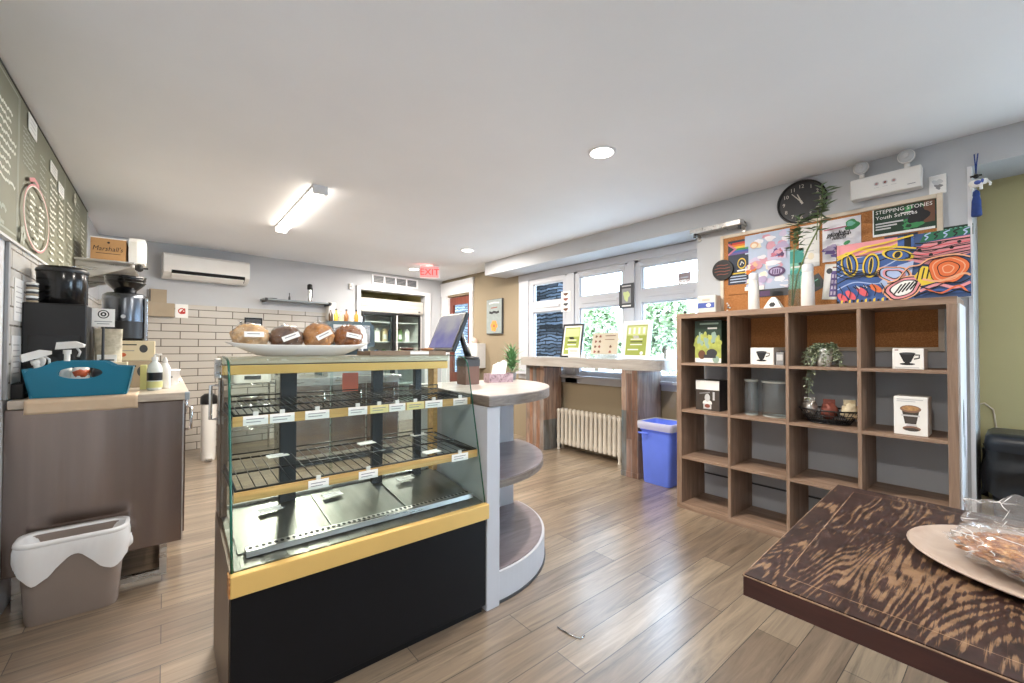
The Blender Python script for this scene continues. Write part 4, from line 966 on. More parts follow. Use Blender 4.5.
mb = MB(); mb.lathe([(.06, .0), (.065, .02), (.07, .6)], (0, 0, 0), m_plastic_w, 24); mb.build('body', t); mb = MB(); mb.lathe([(.075, .6), (.078, .61), (.075, .68), (.04, .71), (.001, .712)], (0, 0, 0), m_black, 24); mb.build('lid', t); mb = MB(); mb.box(-.03, .03, -.12, -.05, .015, .03, m_chrome); mb.build('pedal', t)
# ---------------------------------------------------------------- window bar
m_recl = NT('reclaimed_planks')
def recl():
    s = m_recl; v = s.coord('yzx')
    br = s.n('ShaderNodeTexBrick'); br.offset = .43; br.inputs['Scale'].default_value = 1; br.inputs['Brick Width'].default_value = .62; br.inputs['Row Height'].default_value = .062; br.inputs['Mortar Size'].default_value = .0015
    br.inputs['Color1'].default_value = (0, 0, 0, 1); br.inputs['Color2'].default_value = (1, 1, 1, 1); br.inputs['Mortar'].default_value = (.5, .5, .5, 1)
    s.l(s.coord('zyx'), br.inputs['Vector'])
    c1 = s.ramp(br.outputs['Color'], [(0, '#64504a'), (.25, '#94705a'), (.5, '#73797b'), (.75, '#a48c7c'), (1, '#806862')])
    n = s.noise(s.coord('xyz', (20, 20, 1.6)), 1.3, 8, .65, 1.0); c2 = s.ramp(n.outputs[0], [(.3, .45), (.55, 1.0), (.75, 1.5)])
    n2 = s.noise(s.coord('xyz', (9, 9, 3)), 1, 4); tint = s.ramp(n2.outputs[0], [(.42, '#ffffff'), (.55, '#e6cdba'), (.68, '#b0c0c4')])
    c = s.mix(.9, c1, c2, 'MULTIPLY'); c = s.mix(.7, c, tint, 'MULTIPLY')
    return s.bsdf(c, .6, 0, n.outputs[0], .3, .005)
recl()
t = thing('window_bar', 'whitewashed wooden window bar on two reclaimed plank legs', 'bar counter', (3.38, 2.105, 0))
mb = MB(); Rr = .17
pl = [(Rr - Rr * math.cos(a), Rr - Rr * math.sin(a)) for a in [PI / 2 * i / 12 for i in range(13)]] + [(.425, 0), (.425, 1.845), (0, 1.845)]
mb.prism(pl, 1.003, 1.104, 'z', m_barslab); mb.build('bar_top', t, bevel=.004)
for x0, y0, y1 in ((.0, .183, .365), (.10, 1.539, 1.865)):
    mb = MB(); mb.box(x0 + .005, .40, y0, y1, 0, 1.002, m_recl.m); mb.box(x0, .402, y0 - .004, y1 + .004, 0, .05, m_recl.m); mb.build('leg', t, bevel=.003)
BT = 1.1045
m_lime = plain('lime_green_print', '#99a648', .6); m_limel = plain('pale_lime_print', '#c8d290', .6)
def frame_stand(x, y, w, h, fr, lb, wm, lean=.16, rot=0):
    t = thing('framed_notice', lb, 'framed notice', (x, y, BT), rot)
    T = Matrix.Rotation(lean, 4, 'Y')
    b = .022
    mb = MB(); mb.T = T
    mb.box(0, .014, -w / 2, -w / 2 + b, 0.004, h, fr); mb.box(0, .014, w / 2 - b, w / 2, 0.004, h, fr); mb.box(0, .014, -w / 2 + b, w / 2 - b, 0.004, b, fr); mb.box(0, .014, -w / 2 + b, w / 2 - b, h - b, h, fr); mb.build('frame', t)
    mb = MB(); mb.T = T; mb.box(.004, .012, -w / 2 + b, w / 2 - b, b, h - b, m_paper)
    mb.frame((.004, 0, 0), (0, -1, 0), (0, 0, 1)); g = .035
    mb.rect(-w / 2 + g + .01, b + .018, w / 2 - g - .01, h - b - .02, m_lime); mb.rect(-w / 2 + g + .018, h * .62, w / 2 - g - .018, h * .86, m_limel)
    if wm:
        for k in range(4): mb.line([(-w * .26 + k * w * .17, h * .66), (-w * .26 + k * w * .17, h * .82)], .022, m_paper)
    for k in range(3): mb.line([(-w * .2, h * (.52 - k * .07)), (w * .22, h * (.52 - k * .07))], .009, m_ink if k == 1 else m_paper)
    mb.line([(-w * .28, h * .25), (w * .1, h * .25)], .012, m_paper); mb.oval(w * .22, h * .16, .018, .018, m_paper)
    mb.build('print', t)
    mb = MB(); mb.add([(.02, -.03, h * .6), (.02, .03, h * .6), (.17, .03, 0.002), (.17, -.03, 0.002), (.026, -.03, h * .6), (.026, .03, h * .6), (.176, .03, 0.002), (.176, -.03, 0.002)], [(0, 1, 2, 3), (7, 6, 5, 4), (0, 3, 7, 4), (1, 5, 6, 2), (2, 6, 7, 3), (0, 4, 5, 1)], fr); mb.build('easel_leg', t)
frame_stand(3.50, 3.245, .31, .385, m_black, 'lime green notice in a black frame on the window bar', False)
frame_stand(3.50, 2.405, .32, .38, m_white, 'lime green notice in a white frame on the window bar', True)
t = thing('menu_card', 'cream card with small brown pictures between the two lime notices', 'card', (3.52, 2.80, BT))
m_cream = plain('cream_card', '#c4b9a5', .6); m_brn = plain('brown_print', '#6a4632', .6); m_redp = plain('dull_red_print', '#8a4a3c', .6)
T = Matrix.Rotation(.2, 4, 'Y'); mb = MB(); mb.T = T; mb.box(0, .004, -.17, .17, .045, .27, m_cream); mb.frame((0, 0, .15), (0, -1, 0), (0, 0, 1))
for i in range(3):
    for k in range(4):
        if i == 2 and k < 2: continue
        mb.oval(-.12 + i * .055 + (.09 if i == 2 else 0), .085 - k * .055, .016, .014, (m_brn, m_redp)[(i + k) % 2], 10, wob=.3)
mb.line([(.0, .09), (.13, .09)], .008, m_brn); mb.line([(.0, .05), (.12, .05)], .006, m_brn); mb.build('card', t)
mb = MB(); mb.box(-.02, .1, -.18, .18, 0.0, .006, m_white); mb.box(-.03, -.024, -.18, .18, 0, .045, m_clear); mb.box(.1, .105, -.15, .15, 0, .05, m_white); mb.build('holder', t)
t = thing('small_card', 'small white card in front of the black framed notice', 'card', (3.43, 3.12, BT))
mb = MB(); mb.box(0, .004, -.085, .085, 0, .11, m_paper); mb.box(0, .05, -.085, .085, 0, .004, m_paper); mb.frame((0, 0, .055), (0, -1, 0), (0, 0, 1)); mb.line([(-.06, .02), (.05, .02)], .008, m_tan); mb.line([(-.06, -.01), (.02, -.01)], .006, m_lgrey); mb.build('card', t)
mb = MB(); mb.box(.01, .05, -.14, -.09, 0, .035, m_paper); mb.build('card_stack', t)
# radiator
m_rad = plain('cream_radiator', '#d2cabd', .45)
t = thing('radiator', 'cream cast iron column radiator under the window bar', 'radiator', (3.72, 2.68, 0))
n = 15; L = .95; st = L / n
for i in range(n):
    y = st * (i + .5); mb = MB()
    for xx in (-.035, .035):
        mb.lathe([(.019, .07), (.022, .1), (.019, .13), (.018, .42), (.022, .45), (.02, .475), (.01, .485)], (xx, y, 0), m_rad, 12, sy=1.15)
    mb.lathe([(.02, -.05), (.024, -.03), (.024, .03), (.02, .05)], (0, y, .455), m_rad, 12, 'x'); mb.lathe([(.02, -.05), (.024, -.03), (.024, .03), (.02, .05)], (0, y, .1), m_rad, 12, 'x')
    if i in (0, n - 1):
        for xx in (-.035, .035): mb.lathe([(.022, 0), (.014, .02), (.02, .08)], (xx, y, 0), m_rad, 12)
    mb.build('column', t)
for z in (.1, .455):
    mb = MB(); mb.tube([(0, .01, z), (0, L - .01, z)], .018, m_rad, 12); mb.build('header_pipe', t)
# blue bin
m_blue = plain('blue_plastic', '#6480ee', .4, var=.05)
t = thing('recycling_bin', 'blue plastic recycling bin beside the window bar leg', 'recycling bin', (3.495, 2.098, 0))
def sq(hx, hy, z, r=.03): return oblong(hx, hy, r, z, 5)
mb = MB(); mb.loft([sq(.118, .128, 0), sq(.122, .134, .01), sq(.134, .15, .47)], m_blue, True, True, False); mb.loft([sq(.14, .158, .47), sq(.148, .165, .535), sq(.152, .17, .542), sq(.142, .16, .542), sq(.126, .144, .46), sq(.116, .126, .01)], m_blue, True, False, True); mb.loft([sq(.132, .15, .47), sq(.14, .158, .47)], m_blue, False, False, False); mb.build('bin', t)
m_blul = glass('pale_blue_liner', '#a9b4ee', .8, .45, .3)
mb = MB(); k = .008
mb.loft([sq(.156, .172, .485), sq(.159, .176, .51), sq(.158, .176, .548), sq(.150, .168, .552), sq(.136, .152, .5)], m_blul, True, False, False); mb.build('liner', t)
mb = MB(); mb.tube([(-.155, .06, .44), (-.172, .06, .45), (-.172, .14, .45), (-.155, .14, .44)], .008, m_blue); mb.build('handle', t)
# picture on the yellow wall
t = thing('framed_picture', 'tall pale picture with an orange flower on the yellow wall', 'picture', (XO, 5.04, 1.68))
m_pic = plain('pale_blue_grey_print', '#8b9492', .6, var=.1, scale=20)
mb = MB(); mb.box(-.03, -.001, -.19, .19, -.26, .26, m_dark); mb.build('backing', t)
mb = MB(); mb.box(-.032, -.03, -.18, .19, -.25, .255, m_pic); mb.frame((-.032, 0, 0), (0, -1, 0), (0, 0, 1))
mb.line([(-.13, .2), (.0, .21), (.12, .2)], .02, m_lgrey); mb.line([(-.12, .07), (-.06, .055), (0, .07), (.06, .055), (.12, .068)], .035, m_ink); mb.line([(-.08, .13), (.08, .135)], .015, m_redp)
m_or = plain('orange_print', '#d58a3c', .6)
for k in range(6): mb.oval(.0 + .05 * math.cos(k), -.14 + .05 * math.sin(k), .035, .035, m_or)
mb.oval(0, -.14, .02, .02, m_redp); mb.build('print', t)
t = thing('towel_dispenser', 'pale grey box on the yellow wall beside the door', 'dispenser', (XO, 5.45, .9))
mb = MB(); mb.box(-.16, -.001, -.16, .16, 0, .38, m_lgrey); mb.build('case', t, bevel=.008); mb = MB(); mb.box(-.163, -.16, -.12, .12, .02, .2, m_paper); mb.build('front_window', t); mb = MB(); mb.ball((-.08, .04, .42), (.05, .05, .05), plain('pink_paper', '#dcc0b4', .6), 14, 10, .1, 3); mb.build('rolled_towel', t)
# notices on window posts and glass
def wnote(y, z, w, h, m, lb, marks, x=XO - .0185):
    mb = MB(); mb.box(-.003, 0, -w / 2, w / 2, -h / 2, h / 2, m); mb.frame((-.003, 0, 0), (0, -1, 0), (0, 0, 1)); marks(mb, w, h)
    return mb.build('window_notice', None, (x, y, z), label=lb, cat='notice')
def mk1(mb, w, h):
    for k in range(4): mb.oval(0, h * (.36 - k * .25), w * .28, h * .07, (m_brn, m_redp, m_dark, m_brn)[k], 12, wob=.3)
wnote(3.59, 1.785, .15, .25, m_paper, 'white notice with dark sketches on the left window post', mk1)
def mk2(mb, w, h):
    mb.rect(-w * .3, -h * .3, w * .3, h * .3, m_grey); mb.oval(0, 0, w * .2, h * .2, m_limel, wob=.3); mb.line([(-w * .3, -h * .4), (w * .3, -h * .4)], .015, m_paper); mb.line([(-w * .3, h * .4), (w * .3, h * .4)], .012, m_lgrey)
wnote(2.705, 1.77, .19, .265, m_dark, 'dark grey photo notice on the post between the right windows', mk2)
def mk3(mb, w, h):
    mb.line([(-w * .3, h * .1), (w * .3, h * .1)], .012, m_lgrey); mb.line([(-w * .3, -h * .15), (w * .2, -h * .15)], .01, m_lgrey)
wnote(2.09, 1.885, .125, .12, plain('dusty_pink_card', '#a08a84', .6), 'dusty pink card stuck to the upper right window glass', mk3, XO + .0495)
# ---------------------------------------------------------------- cube shelf
SX0, SY0, SW, SH, SD = 3.043, .217, 1.494, 1.474, .362
t = thing('cube_shelf', 'taupe oak cube shelf four by four against the right wall', 'shelf unit', (SX0, SY0, 0))
po, pi = .038, .018
cell = (SW - 2 * po - 3 * pi) / 4; cz = (SH - 2 * po - 3 * pi) / 4
def cy(c): return po + (cell + pi) * c        # near edge of column c, counted from the right
def czf(r): return po + (cz + pi) * r         # floor of row r, counted from the bottom
for y in (0, SW - po):
    mb = MB(); mb.box(0, SD, y, y + po, po, SH - po, m_cubby_v); mb.build('side_panel', t, bevel=.0015)
mb = MB(); mb.box(0, SD, 0, SW, SH - po, SH, m_cubby_h); mb.build('top_board', t, bevel=.0015)
mb = MB(); mb.box(0, SD, 0, SW, 0, po, m_cubby_h); mb.build('bottom_board', t, bevel=.0015)
for c in range(1, 4):
    mb = MB(); mb.box(0.002, SD, cy(c) - pi, cy(c), po, SH - po, m_cubby_v); mb.build('divider', t, bevel=.001)
for r in range(1, 4):
    for c in range(4):
        mb = MB(); mb.box(.003, SD, cy(c), cy(c) + cell, czf(r) - pi, czf(r), m_cubby_h); mb.build('shelf', t, bevel=.001)
def incube(x, y, r): return (x, y, czf(r) + .0005)
TOP = SH + .0005
# white sheet painting the light on the glossy shelf side, ovals as reflections
mb = MB(); mb.box(0, .31, -.006, -.001, 0, 1.44, m_white); mb.frame((.1, -.006, .9), (1, 0, 0), (0, 0, 1)); mb.oval(.02, -.05, .03, .1, m_dark); mb.oval(.06, -.2, .03, .06, m_grey)
mb.build('white_board', None, (SX0 + .04, SY0, .0), label='tall white sheet painted as bright gleam on the right side of the cube shelf', cat='board')
# green coffee book box
m_dgreen = plain('dark_green_print', '#2c3f34', .35, var=.2, scale=14); m_ygreen = plain('yellow_green_print', '#a9b05a', .4, var=.25, scale=25); m_lgreen = plain('mint_print', '#8fa89a', .4)
t = thing('garden_box', 'green printed box with plant photo in the top left cube', 'box', incube(3.13, 1.51, 3))
h = cz - .02; w = .2
mb = MB(); mb.box(0, .1, -w / 2, w / 2, 0, h, m_dgreen); mb.build('carton', t, bevel=.002)
mb = MB(); mb.frame((0, 0, 0), (0, -1, 0), (0, 0, 1)); mb.rect(-w * .49, h * .02, w * .49, h * .46, m_ygreen); mb.rect(-w * .49, .004, w * .49, h * .12, m_paper)
for k in range(7): mb.oval(-w * .4 + k * w * .13, h * (.5 + .05 * (k % 3)), .025, .04, (m_ygreen, m_lgreen)[k % 2], wob=.4)
mb.oval(-.045, h * .2, .028, .034, m_brn); mb.oval(.03, h * .24, .04, .03, m_dark); mb.oval(.06, h * .09, .025, .026, m_lgreen); mb.rect(-.03, h * .12, .06, h * .2, m_dark)
mb.line([(-.06, h * .93), (.08, h * .93)], .012, m_lgreen); mb.line([(-.0, h * .82), (.07, h * .82)], .012, m_paper); mb.line([(-.06, h * .74), (-.06, h * .55)], .012, m_lgreen); mb.build('print', t)
# grinder box
t = thing('grinder_box', 'white and dark box with a grinder photo in the second left cube', 'box', incube(3.14, 1.52, 2))
w, h = .18, .225; m_dphoto = plain('dark_brown_photo', '#4a423c', .4, var=.2, scale=12)
mb = MB(); mb.box(0, .16, -w / 2, w / 2, 0, h, m_dark); mb.build('carton', t, bevel=.002)
mb = MB(); mb.frame((0, 0, 0), (0, -1, 0), (0, 0, 1)); mb.rect(-w / 2 + .002, .002, w / 2 - .002, h * .68, m_dphoto); mb.rect(-w / 2 + .002, h * .68, w / 2 - .002, h - .002, m_paper); mb.oval(0, h * .25, .035, .022, m_paper); mb.rect(-.03, h * .05, .03, h * .22, m_lgrey); mb.oval(0, h * .15, .02, .014, m_redp); mb.oval(0, h * .42, .02, .03, m_lgrey); mb.rect(.04, h * .35, .055, h * .62, m_lgrey); mb.line([(-.06, h * .55), (.02, h * .6)], .008, m_grey); mb.build('print', t)
# dripper boxes
def dripper_box(loc, w, h, d, lb, k):
    t = thing('dripper_box', lb, 'box', loc)
    mb = MB(); mb.box(0, d, -w / 2, w / 2, 0, h, m_paper); mb.build('carton', t, bevel=.002)
    mb = MB(); mb.frame((0, 0, h * .5), (0, -1, 0), (0, 0, 1)); s = h / .11
    mb.poly([(-.034 * s, .028 * s), (.03 * s, .028 * s), (.012 * s, -.018 * s), (-.016 * s, -.018 * s)], m_ink); mb.oval(-.002 * s, .028 * s, .032 * s, .006 * s, m_dark); mb.oval(-.002 * s, -.028 * s, .03 * s, .006 * s, m_ink); mb.rect(-.012 * s, -.028 * s, .008 * s, -.016 * s, m_ink)
    mb.line([(.028 * s, .02 * s), (.045 * s, .02 * s), (.044 * s, .004 * s), (.024 * s, -.002 * s)], .006 * s, m_ink)
    if k: mb.line([(-w * .42, -h * .42), (w * .35, -h * .42)], .004, m_lgrey); mb.line([(-w * .42, h * .42), (-w * .3, h * .42)], .005, m_redp)
    mb.build('print', t)
dripper_box(incube(3.14, 1.145, 3), .145, .115, .13, 'white box with black dripper drawing in the second cube of the top row', 0)
dripper_box(incube(3.10, .408, 3), .125, .112, .14, 'white box with black dripper drawing in the top right cube', 1)
mb = MB(); mb.box(0, .1, -.022, .022, 0, .085, m_grey); mb.box(-.001, 0, -.018, .018, .03, .07, m_lgrey)
mb.build('grey_carton', None, incube(3.15, 1.04, 3), 0, .002, 'small grey carton right of the upper left dripper box', 'box')
# coffee maker box
t = thing('maker_box', 'tall white box with a coffee dripper photo in the right column', 'box', incube(3.10, .40, 2)); w, h = .135, .205
mb = MB(); mb.box(0, .14, -w / 2, w / 2, 0, h, m_paper); mb.build('carton', t, bevel=.002)
m_cof = plain('coffee_photo', '#b58a5a', .5, var=.3, scale=60); m_copper = plain('copper_photo', '#8c6a56', .5)
mb = MB(); mb.frame((0, 0, 0), (0, -1, 0), (0, 0, 1)); mb.poly([(-.036, .14), (.036, .14), (.022, .06), (-.022, .06)], m_dphoto); mb.oval(0, .14, .042, .02, m_copper); mb.oval(0, .143, .034, .013, m_cof); mb.rect(-.036, .1, .036, .108, m_lgrey); mb.oval(.004, .05, .022, .01, m_lgrey); mb.oval(.004, .035, .036, .014, m_copper); mb.oval(.004, .03, .03, .009, m_dphoto); mb.line([(-.055, .19), (.05, .19)], .005, m_lgrey); mb.line([(-.055, .18), (.02, .18)], .004, m_lgrey); mb.build('print', t)
# glass jars
for (x, y, r, hh, lb) in ((3.18, 1.228, .042, .24, 'narrow clear glass jar at the left of the second row cube'), (3.22, 1.088, .083, .235, 'wide clear glass jar beside the narrow jar in the second row')):
    t = thing('glass_jar', lb, 'jar', incube(x, y, 2)); m_jar = glass('jar_glass', '#f2f7f9', 1.9, .045, .04)
    mb = MB(); mb.lathe([(r * .9, 0), (r, .01), (r, hh - .02), (r * .96, hh)], (0, 0, 0), m_jar, 32, cap=False); mb.lathe([(r * .94, hh), (r * .94, .012), (.001, .01)], (0, 0, 0), m_jar, 32, cap=False); mb.lathe([(.001, 0), (r * .9, 0)], (0, 0, 0), m_jar, 32, cap=False); mb.build('vessel', t)
    mb = MB(); mb.lathe([(r * .96, hh - .006), (r * 1.03, hh - .002), (r * 1.03, hh + .006), (r * .96, hh + .004)], (0, 0, 0), m_cl, 32, cap=False); mb.build('rim', t)
    mb = MB(); mb.lathe([(r * .9, .0), (r * .93, .004), (r * .9, .009)], (0, 0, 0), m_cl, 32, cap=False); mb.build('foot_ring', t)
# trailing plant
m_fol = plain('dusty_sage_leaf', '#8d9a80', .55, var=.3, scale=30); m_fol2 = plain('pale_leaf', '#b7bda4', .55, var=.2, scale=30)
t = thing('trailing_plant', 'trailing sage green plant in a white pot, third cube of the top row', 'plant', incube(3.17, .80, 3))
mb = MB(); mb.lathe([(.03, 0), (.036, .01), (.043, .11), (.038, .11), (.03, .02)], (0, 0, 0), m_paper, 24); mb.build('pot', t)
r3 = random.Random(5); mb = MB()
vines = [(-.05, .045, -.20, .06), (-.05, .06, -.12, .05), (-.06, .02, -.04, .03), (-.05, -.03, -.02, .04), (-.04, -.08, .03, .03), (.0, .1, .02, .02), (-.04, .08, .0, .03), (-.05, -.1, .0, .02), (-.02, -.06, .06, .02), (-.03, .03, .07, .01), (-.05, .05, -.16, .02), (.03, .06, .05, .02), (.03, -.05, .05, .02)]
for vx, vy, vz, sw in vines:
    P0 = Vector((0, 0, .11)); P1 = Vector((vx * .7, vy * .7, .16)); P2 = Vector((vx * 1.25, vy * 1.1, .08 if vz < .05 else .14)); P3 = Vector((vx * 1.6, vy * 1.0 + sw * .3, vz))
    pts = []
    for i in range(15):
        u = i / 14; p = P0 * (1 - u) ** 3 + P1 * 3 * u * (1 - u) ** 2 + P2 * 3 * u * u * (1 - u) + P3 * u ** 3
        p.x = min(p.x, .1); pts.append(p)
    mb.tube(pts, .0015, m_fol, 5)
    for i, p in enumerate(pts):
        for k in range(3):
            a = r3.uniform(0, 2 * PI); mb.leaf(p, (math.cos(a) * .8 - .3, math.sin(a), r3.uniform(-.6, .5)), r3.uniform(.022, .036), r3.uniform(.012, .02), m_fol2 if r3.random() < .35 else m_fol, .5)
mb.build('foliage', t)
# wire basket with bags
t = thing('wire_basket', 'black wire basket in the third cube of the second row', 'basket', incube(3.20, .785, 2))
mb = MB()
def orr(a, b, z, n=36): return [(b * math.cos(2 * PI * i / n), a * math.sin(2 * PI * i / n), z) for i in range(n)]
for a, b, z, r in ((.155, .11, .085, .005), (.14, .1, .055, .0025), (.125, .09, .03, .0025), (.105, .075, .006, .004)): mb.tube(orr(a, b, z), r, m_wire, 6, True)
for i in range(36):
    q = 2 * PI * i / 36; mb.tube([(.075 * math.cos(q), .105 * math.sin(q), .005), (.11 * math.cos(q), .155 * math.sin(q), .085)], .002, m_wire, 5)
mb.lathe([(.001, .002), (.075, .004)], (0, 0, 0), m_wire, 24, sy=1.35, cap=False); mb.build('basket', t)
m_foil = plain('silver_foil', '#c9c4bd', .25, .6, .3, 30)
for i, (y, z, m, lb) in enumerate(((.885, .03, m_foil, 'silver foil packet at the left of the wire basket'), (.782, .025, m_redp, 'reddish brown packet in the middle of the wire basket'), (.68, .03, m_creamb, 'cream packet at the right of the wire basket'))):
    t = thing('foil_packet', lb, 'packet', (3.19, y, czf(2) + z), .3 * i, 'packets in the wire basket')
    mb = MB(); mb.ball((0, 0, .055), (.042, .042, .05), m, 16, 12, .4, 3, seed=i * 2.2); mb.build('pouch', t); mb = MB(); mb.box(-.004, .004, -.03, .03, .095, .125, m); mb.build('seal', t)

# ---------------------------------------------------------------- on top of the cube shelf
for y, r, hh, lb in ((1.216, .036, .265, 'left white ceramic bottle on top of the cube shelf'), (.892, .038, .28, 'right white ceramic bottle on top of the cube shelf')):
    t = thing('white_bottle', lb, 'bottle', (3.2, y, TOP))
    mb = MB(); mb.lathe([(r * .92, 0), (r, .006), (r * .95, hh * .5), (r * .82, hh - .055), (r * .72, hh - .05)], (0, 0, 0), m_plastic_w, 28); mb.build('body', t)
    mb = MB(); mb.lathe([(r * .8, hh - .05), (r * .84, hh - .045), (r * .84, hh - .006), (r * .7, hh)], (0, 0, 0), m_white, 28); mb.build('cap', t)
t = thing('white_tent_card', 'small white pyramid ornament with a black hole on the cube shelf', 'ornament', (3.2, 1.09, TOP))
mb = MB(); mb.loft([[(-.035, -.06, 0), (.035, -.06, 0), (.035, .06, 0), (-.035, .06, 0)], [(-.02, -.03, .06), (.02, -.03, .06), (.02, .03, .06), (-.02, .03, .06)], [(-.008, -.012, .085), (.008, -.012, .085), (.008, .012, .085), (-.008, .012, .085)]], m_paper, False); mb.build('body', t, bevel=.003)
mb = MB(); mb.frame((-.0282, 0, .033), (0, -1, 0), (.24, 0, .97)); mb.oval(0, 0, .02, .018, m_ink, 6); mb.build('hole', t)
mb = MB(); mb.ball((0, 0, .012), .012, m_black, 16, 10)
mb.build('black_ball', None, (3.1, 1.672, TOP), label='small black ball on the left front corner of the cube shelf', cat='ball')
t = thing('tissue_pack', 'blue and white tissue pack on the left end of the cube shelf', 'tissue pack', (3.34, 1.6, TOP))
mb = MB(); mb.box(-.05, .05, -.075, .075, 0, .155, m_cl); mb.build('pack', t, bevel=.012)
m_bluep = plain('blue_print', '#4a5fae', .5); mb = MB(); mb.frame((-.051, 0, .08), (0, -1, 0), (0, 0, 1)); mb.rect(-.065, -.025, .065, .015, m_bluep); mb.oval(.02, -.005, .02, .015, m_paper); mb.rect(-.03, .03, .03, .045, m_cream); mb.build('band', t)
t = thing('glass_vase', 'clear glass vase with bamboo stems on the cube shelf', 'vase', (3.22, .975, TOP)); m_vase = glass('vase_glass', '#f0f5f2', 1.6, .02, .04)
mb = MB(); mb.lathe([(.03, .002), (.036, .01), (.034, .2), (.036, .23)], (0, 0, 0), m_vase, 28, cap=False); mb.lathe([(.032, .23), (.03, .02), (.001, .018)], (0, 0, 0), m_vase, 28, cap=False); mb.lathe([(.001, 0), (.03, .002)], (0, 0, 0), m_vase, 28, cap=False); mb.build('vessel', t)
m_bam = plain('bamboo_green', '#6c7b48', .5, var=.2, scale=20); m_bleaf = plain('bamboo_leaf', '#6d8660', .5, var=.3, scale=20)
t = thing('bamboo_stems', 'green bamboo stems leaning out of the glass vase', 'plant', (3.22, .975, TOP + .021))
stems = [[(0, .01, 0), (-.0, -.02, .2), (-.005, -.08, .36), (-.01, -.16, .52)], [(.005, .015, 0), (0, .005, .2), (-.01, -.005, .36), (-.01, -.03, .44)]]
for st_, lv in ((stems[0], ((-.14, .46, 1.0), (-.165, .56, 1.1))), (stems[1], ((-.01, .36, .8), (-.03, .44, .8)))):
    mb = MB(); mb.tube(st_, .005, m_bam, 8)
    for p in st_[1:]: mb.ball(p, (.0065, .0065, .004), m_bam, 10, 6)
    s_ = mb.build('stem', t); mb = MB()
    for (ly, lz, k) in lv:
        for i in range(22):
            a = r3.uniform(0, 2 * PI); u = i / 22
            mb.leaf((-.01, ly + .02 * math.sin(i), lz + u * .17 * k), (math.cos(a) * .25 - .1, math.sin(a), r3.uniform(-.15, .5)), r3.uniform(.05, .085) * k, .024, m_bleaf, .3)
        mb.tube([(-.01, ly + .01, lz - .05), (-.01, ly, lz + .16 * k)], .0025, m_bam, 6)
    mb.build('leaves', s_)
# ---------------------------------------------------------------- right wall things (facing -x; u runs to the right = -y)
m_cork = NT('cork')
def corkm():
    s = m_cork; n = s.noise(s.coord(), 160, 5, .7); c = s.ramp(n.outputs[0], [(.35, '#9a6434'), (.55, '#b97c48'), (.7, '#cc9560')]); return s.bsdf(c, .85, 0, n.outputs[0], .2, .002)
corkm(); m_corkm = m_cork.m
def wall_flat(name, y, z, w, h, base, marks, label, cat, x=XR, th=.004, parent=None, rot=0.0):
    mb = MB(); mb.T = Matrix.Rotation(rot, 4, 'X'); mb.box(-th, 0, -w / 2, w / 2, -h / 2, h / 2, base); mb.frame((-th, 0, 0), (0, -1, 0), (0, 0, 1)); marks(mb, w / 2, h / 2)
    return mb.build(name, parent, (x - .0005, y, z), label=label, cat=cat)
t = thing('cork_board', 'wide cork pin board in a pale wood frame above the cube shelf', 'pin board', (XR, .92, 1.65))
mb = MB(); mb.box(-.014, -.001, -.60, .60, -.43, .43, m_corkm); mb.build('cork', t)
m_pfr = woodmat('pale_wood_frame', [(.3, '#c9b9a2'), (.7, '#e2d6c4')], (8, 3, 8), .5)
for (a, b, c, d) in ((-.625, -.60, -.455, .455), (.60, .625, -.455, .455)):
    mb = MB(); mb.box(-.024, -.001, a, b, c, d, m_pfr); mb.build('frame_bar', t, bevel=.003)
for c, d in ((-.455, -.43), (.43, .455)):
    mb = MB(); mb.box(-.024, -.001, -.60, .60, c, d, m_pfr); mb.build('frame_bar', t, bevel=.003)
for y, z, m in ((.575, -.085, m_paper), (.565, -.1, m_paper), (.57, -.115, m_grey), (.555, -.12, m_paper), (.575, -.14, m_paper), (.56, -.16, m_grey), (.54, .38, m_dark)):
    mb = MB(); mb.ball((-.018, y, z), .007, m, 10, 6); mb.build('push_pin', t)
CB = XR - .0145
# posters on the cork
pc = {k: plain('poster_' + k, h, .6, var=.05, scale=10) for k, h in dict(navy='#2c3444', red='#c23a30', orange='#dd7a2c', yellow='#e4c23c', green='#3f8f56', blue='#3f5fa8', purple='#6b5a94', lilac='#b4a6c8', pink='#d9a0b0', rose='#c8788c', sky='#b8c6dc', cream='#efe4cc', mint='#7ec4b0', teal='#3f9c90', peach='#e6b894', forest='#1e3a2a', lav='#d0c4dc', plum='#5a4068', white='#eceaf0').items()}
def pride(mb, w, h):
    mb.rect(-w, h * .5, w, h, pc['navy'])
    for k, c in enumerate(('red', 'orange', 'yellow', 'green', 'blue', 'purple')): mb.rect(-w, h * (.92 - .075 * (k + 1)), w, h * (.92 - .075 * k), pc[c])
    mb.poly([(-w, h * .92), (-w * .1, h * .68), (-w, h * .46)], pc['rose']); mb.poly([(-w, h * .85), (-w * .4, h * .68), (-w, h * .53)], pc['navy'])
    mb.rect(-w, -h * .02, w, h * .42, pc['navy'])
    mb.oval(w * .35, h * .12, w * .42, h * .2, pc['yellow']); mb.oval(w * .35, h * .12, w * .34, h * .155, pc['navy']); mb.line([(w * .2, h * .06), (w * .35, 0.04), (w * .55, h * .1)], .006, m_paper)
    mb.line([(-w * .1, -h * .14), (w * .8, -h * .12)], .012, m_paper); mb.rect(-w, -h * .25, w, -h * .2, pc['yellow']); mb.rect(-w, -h * .62, w, -h * .28, pc['navy'])
    for k in range(3): mb.line([(-w * .8, -h * (.34 + k * .1)), (w * .8, -h * (.34 + k * .1))], .008, pc['sky'])
    mb.rect(-w, -h, w, -h * .64, m_corkm)
wall_flat('pride_poster', 1.41, 1.84, .15, .42, pc['navy'], pride, 'dark poster with rainbow pride flag at the left end of the cork board', 'poster', CB)
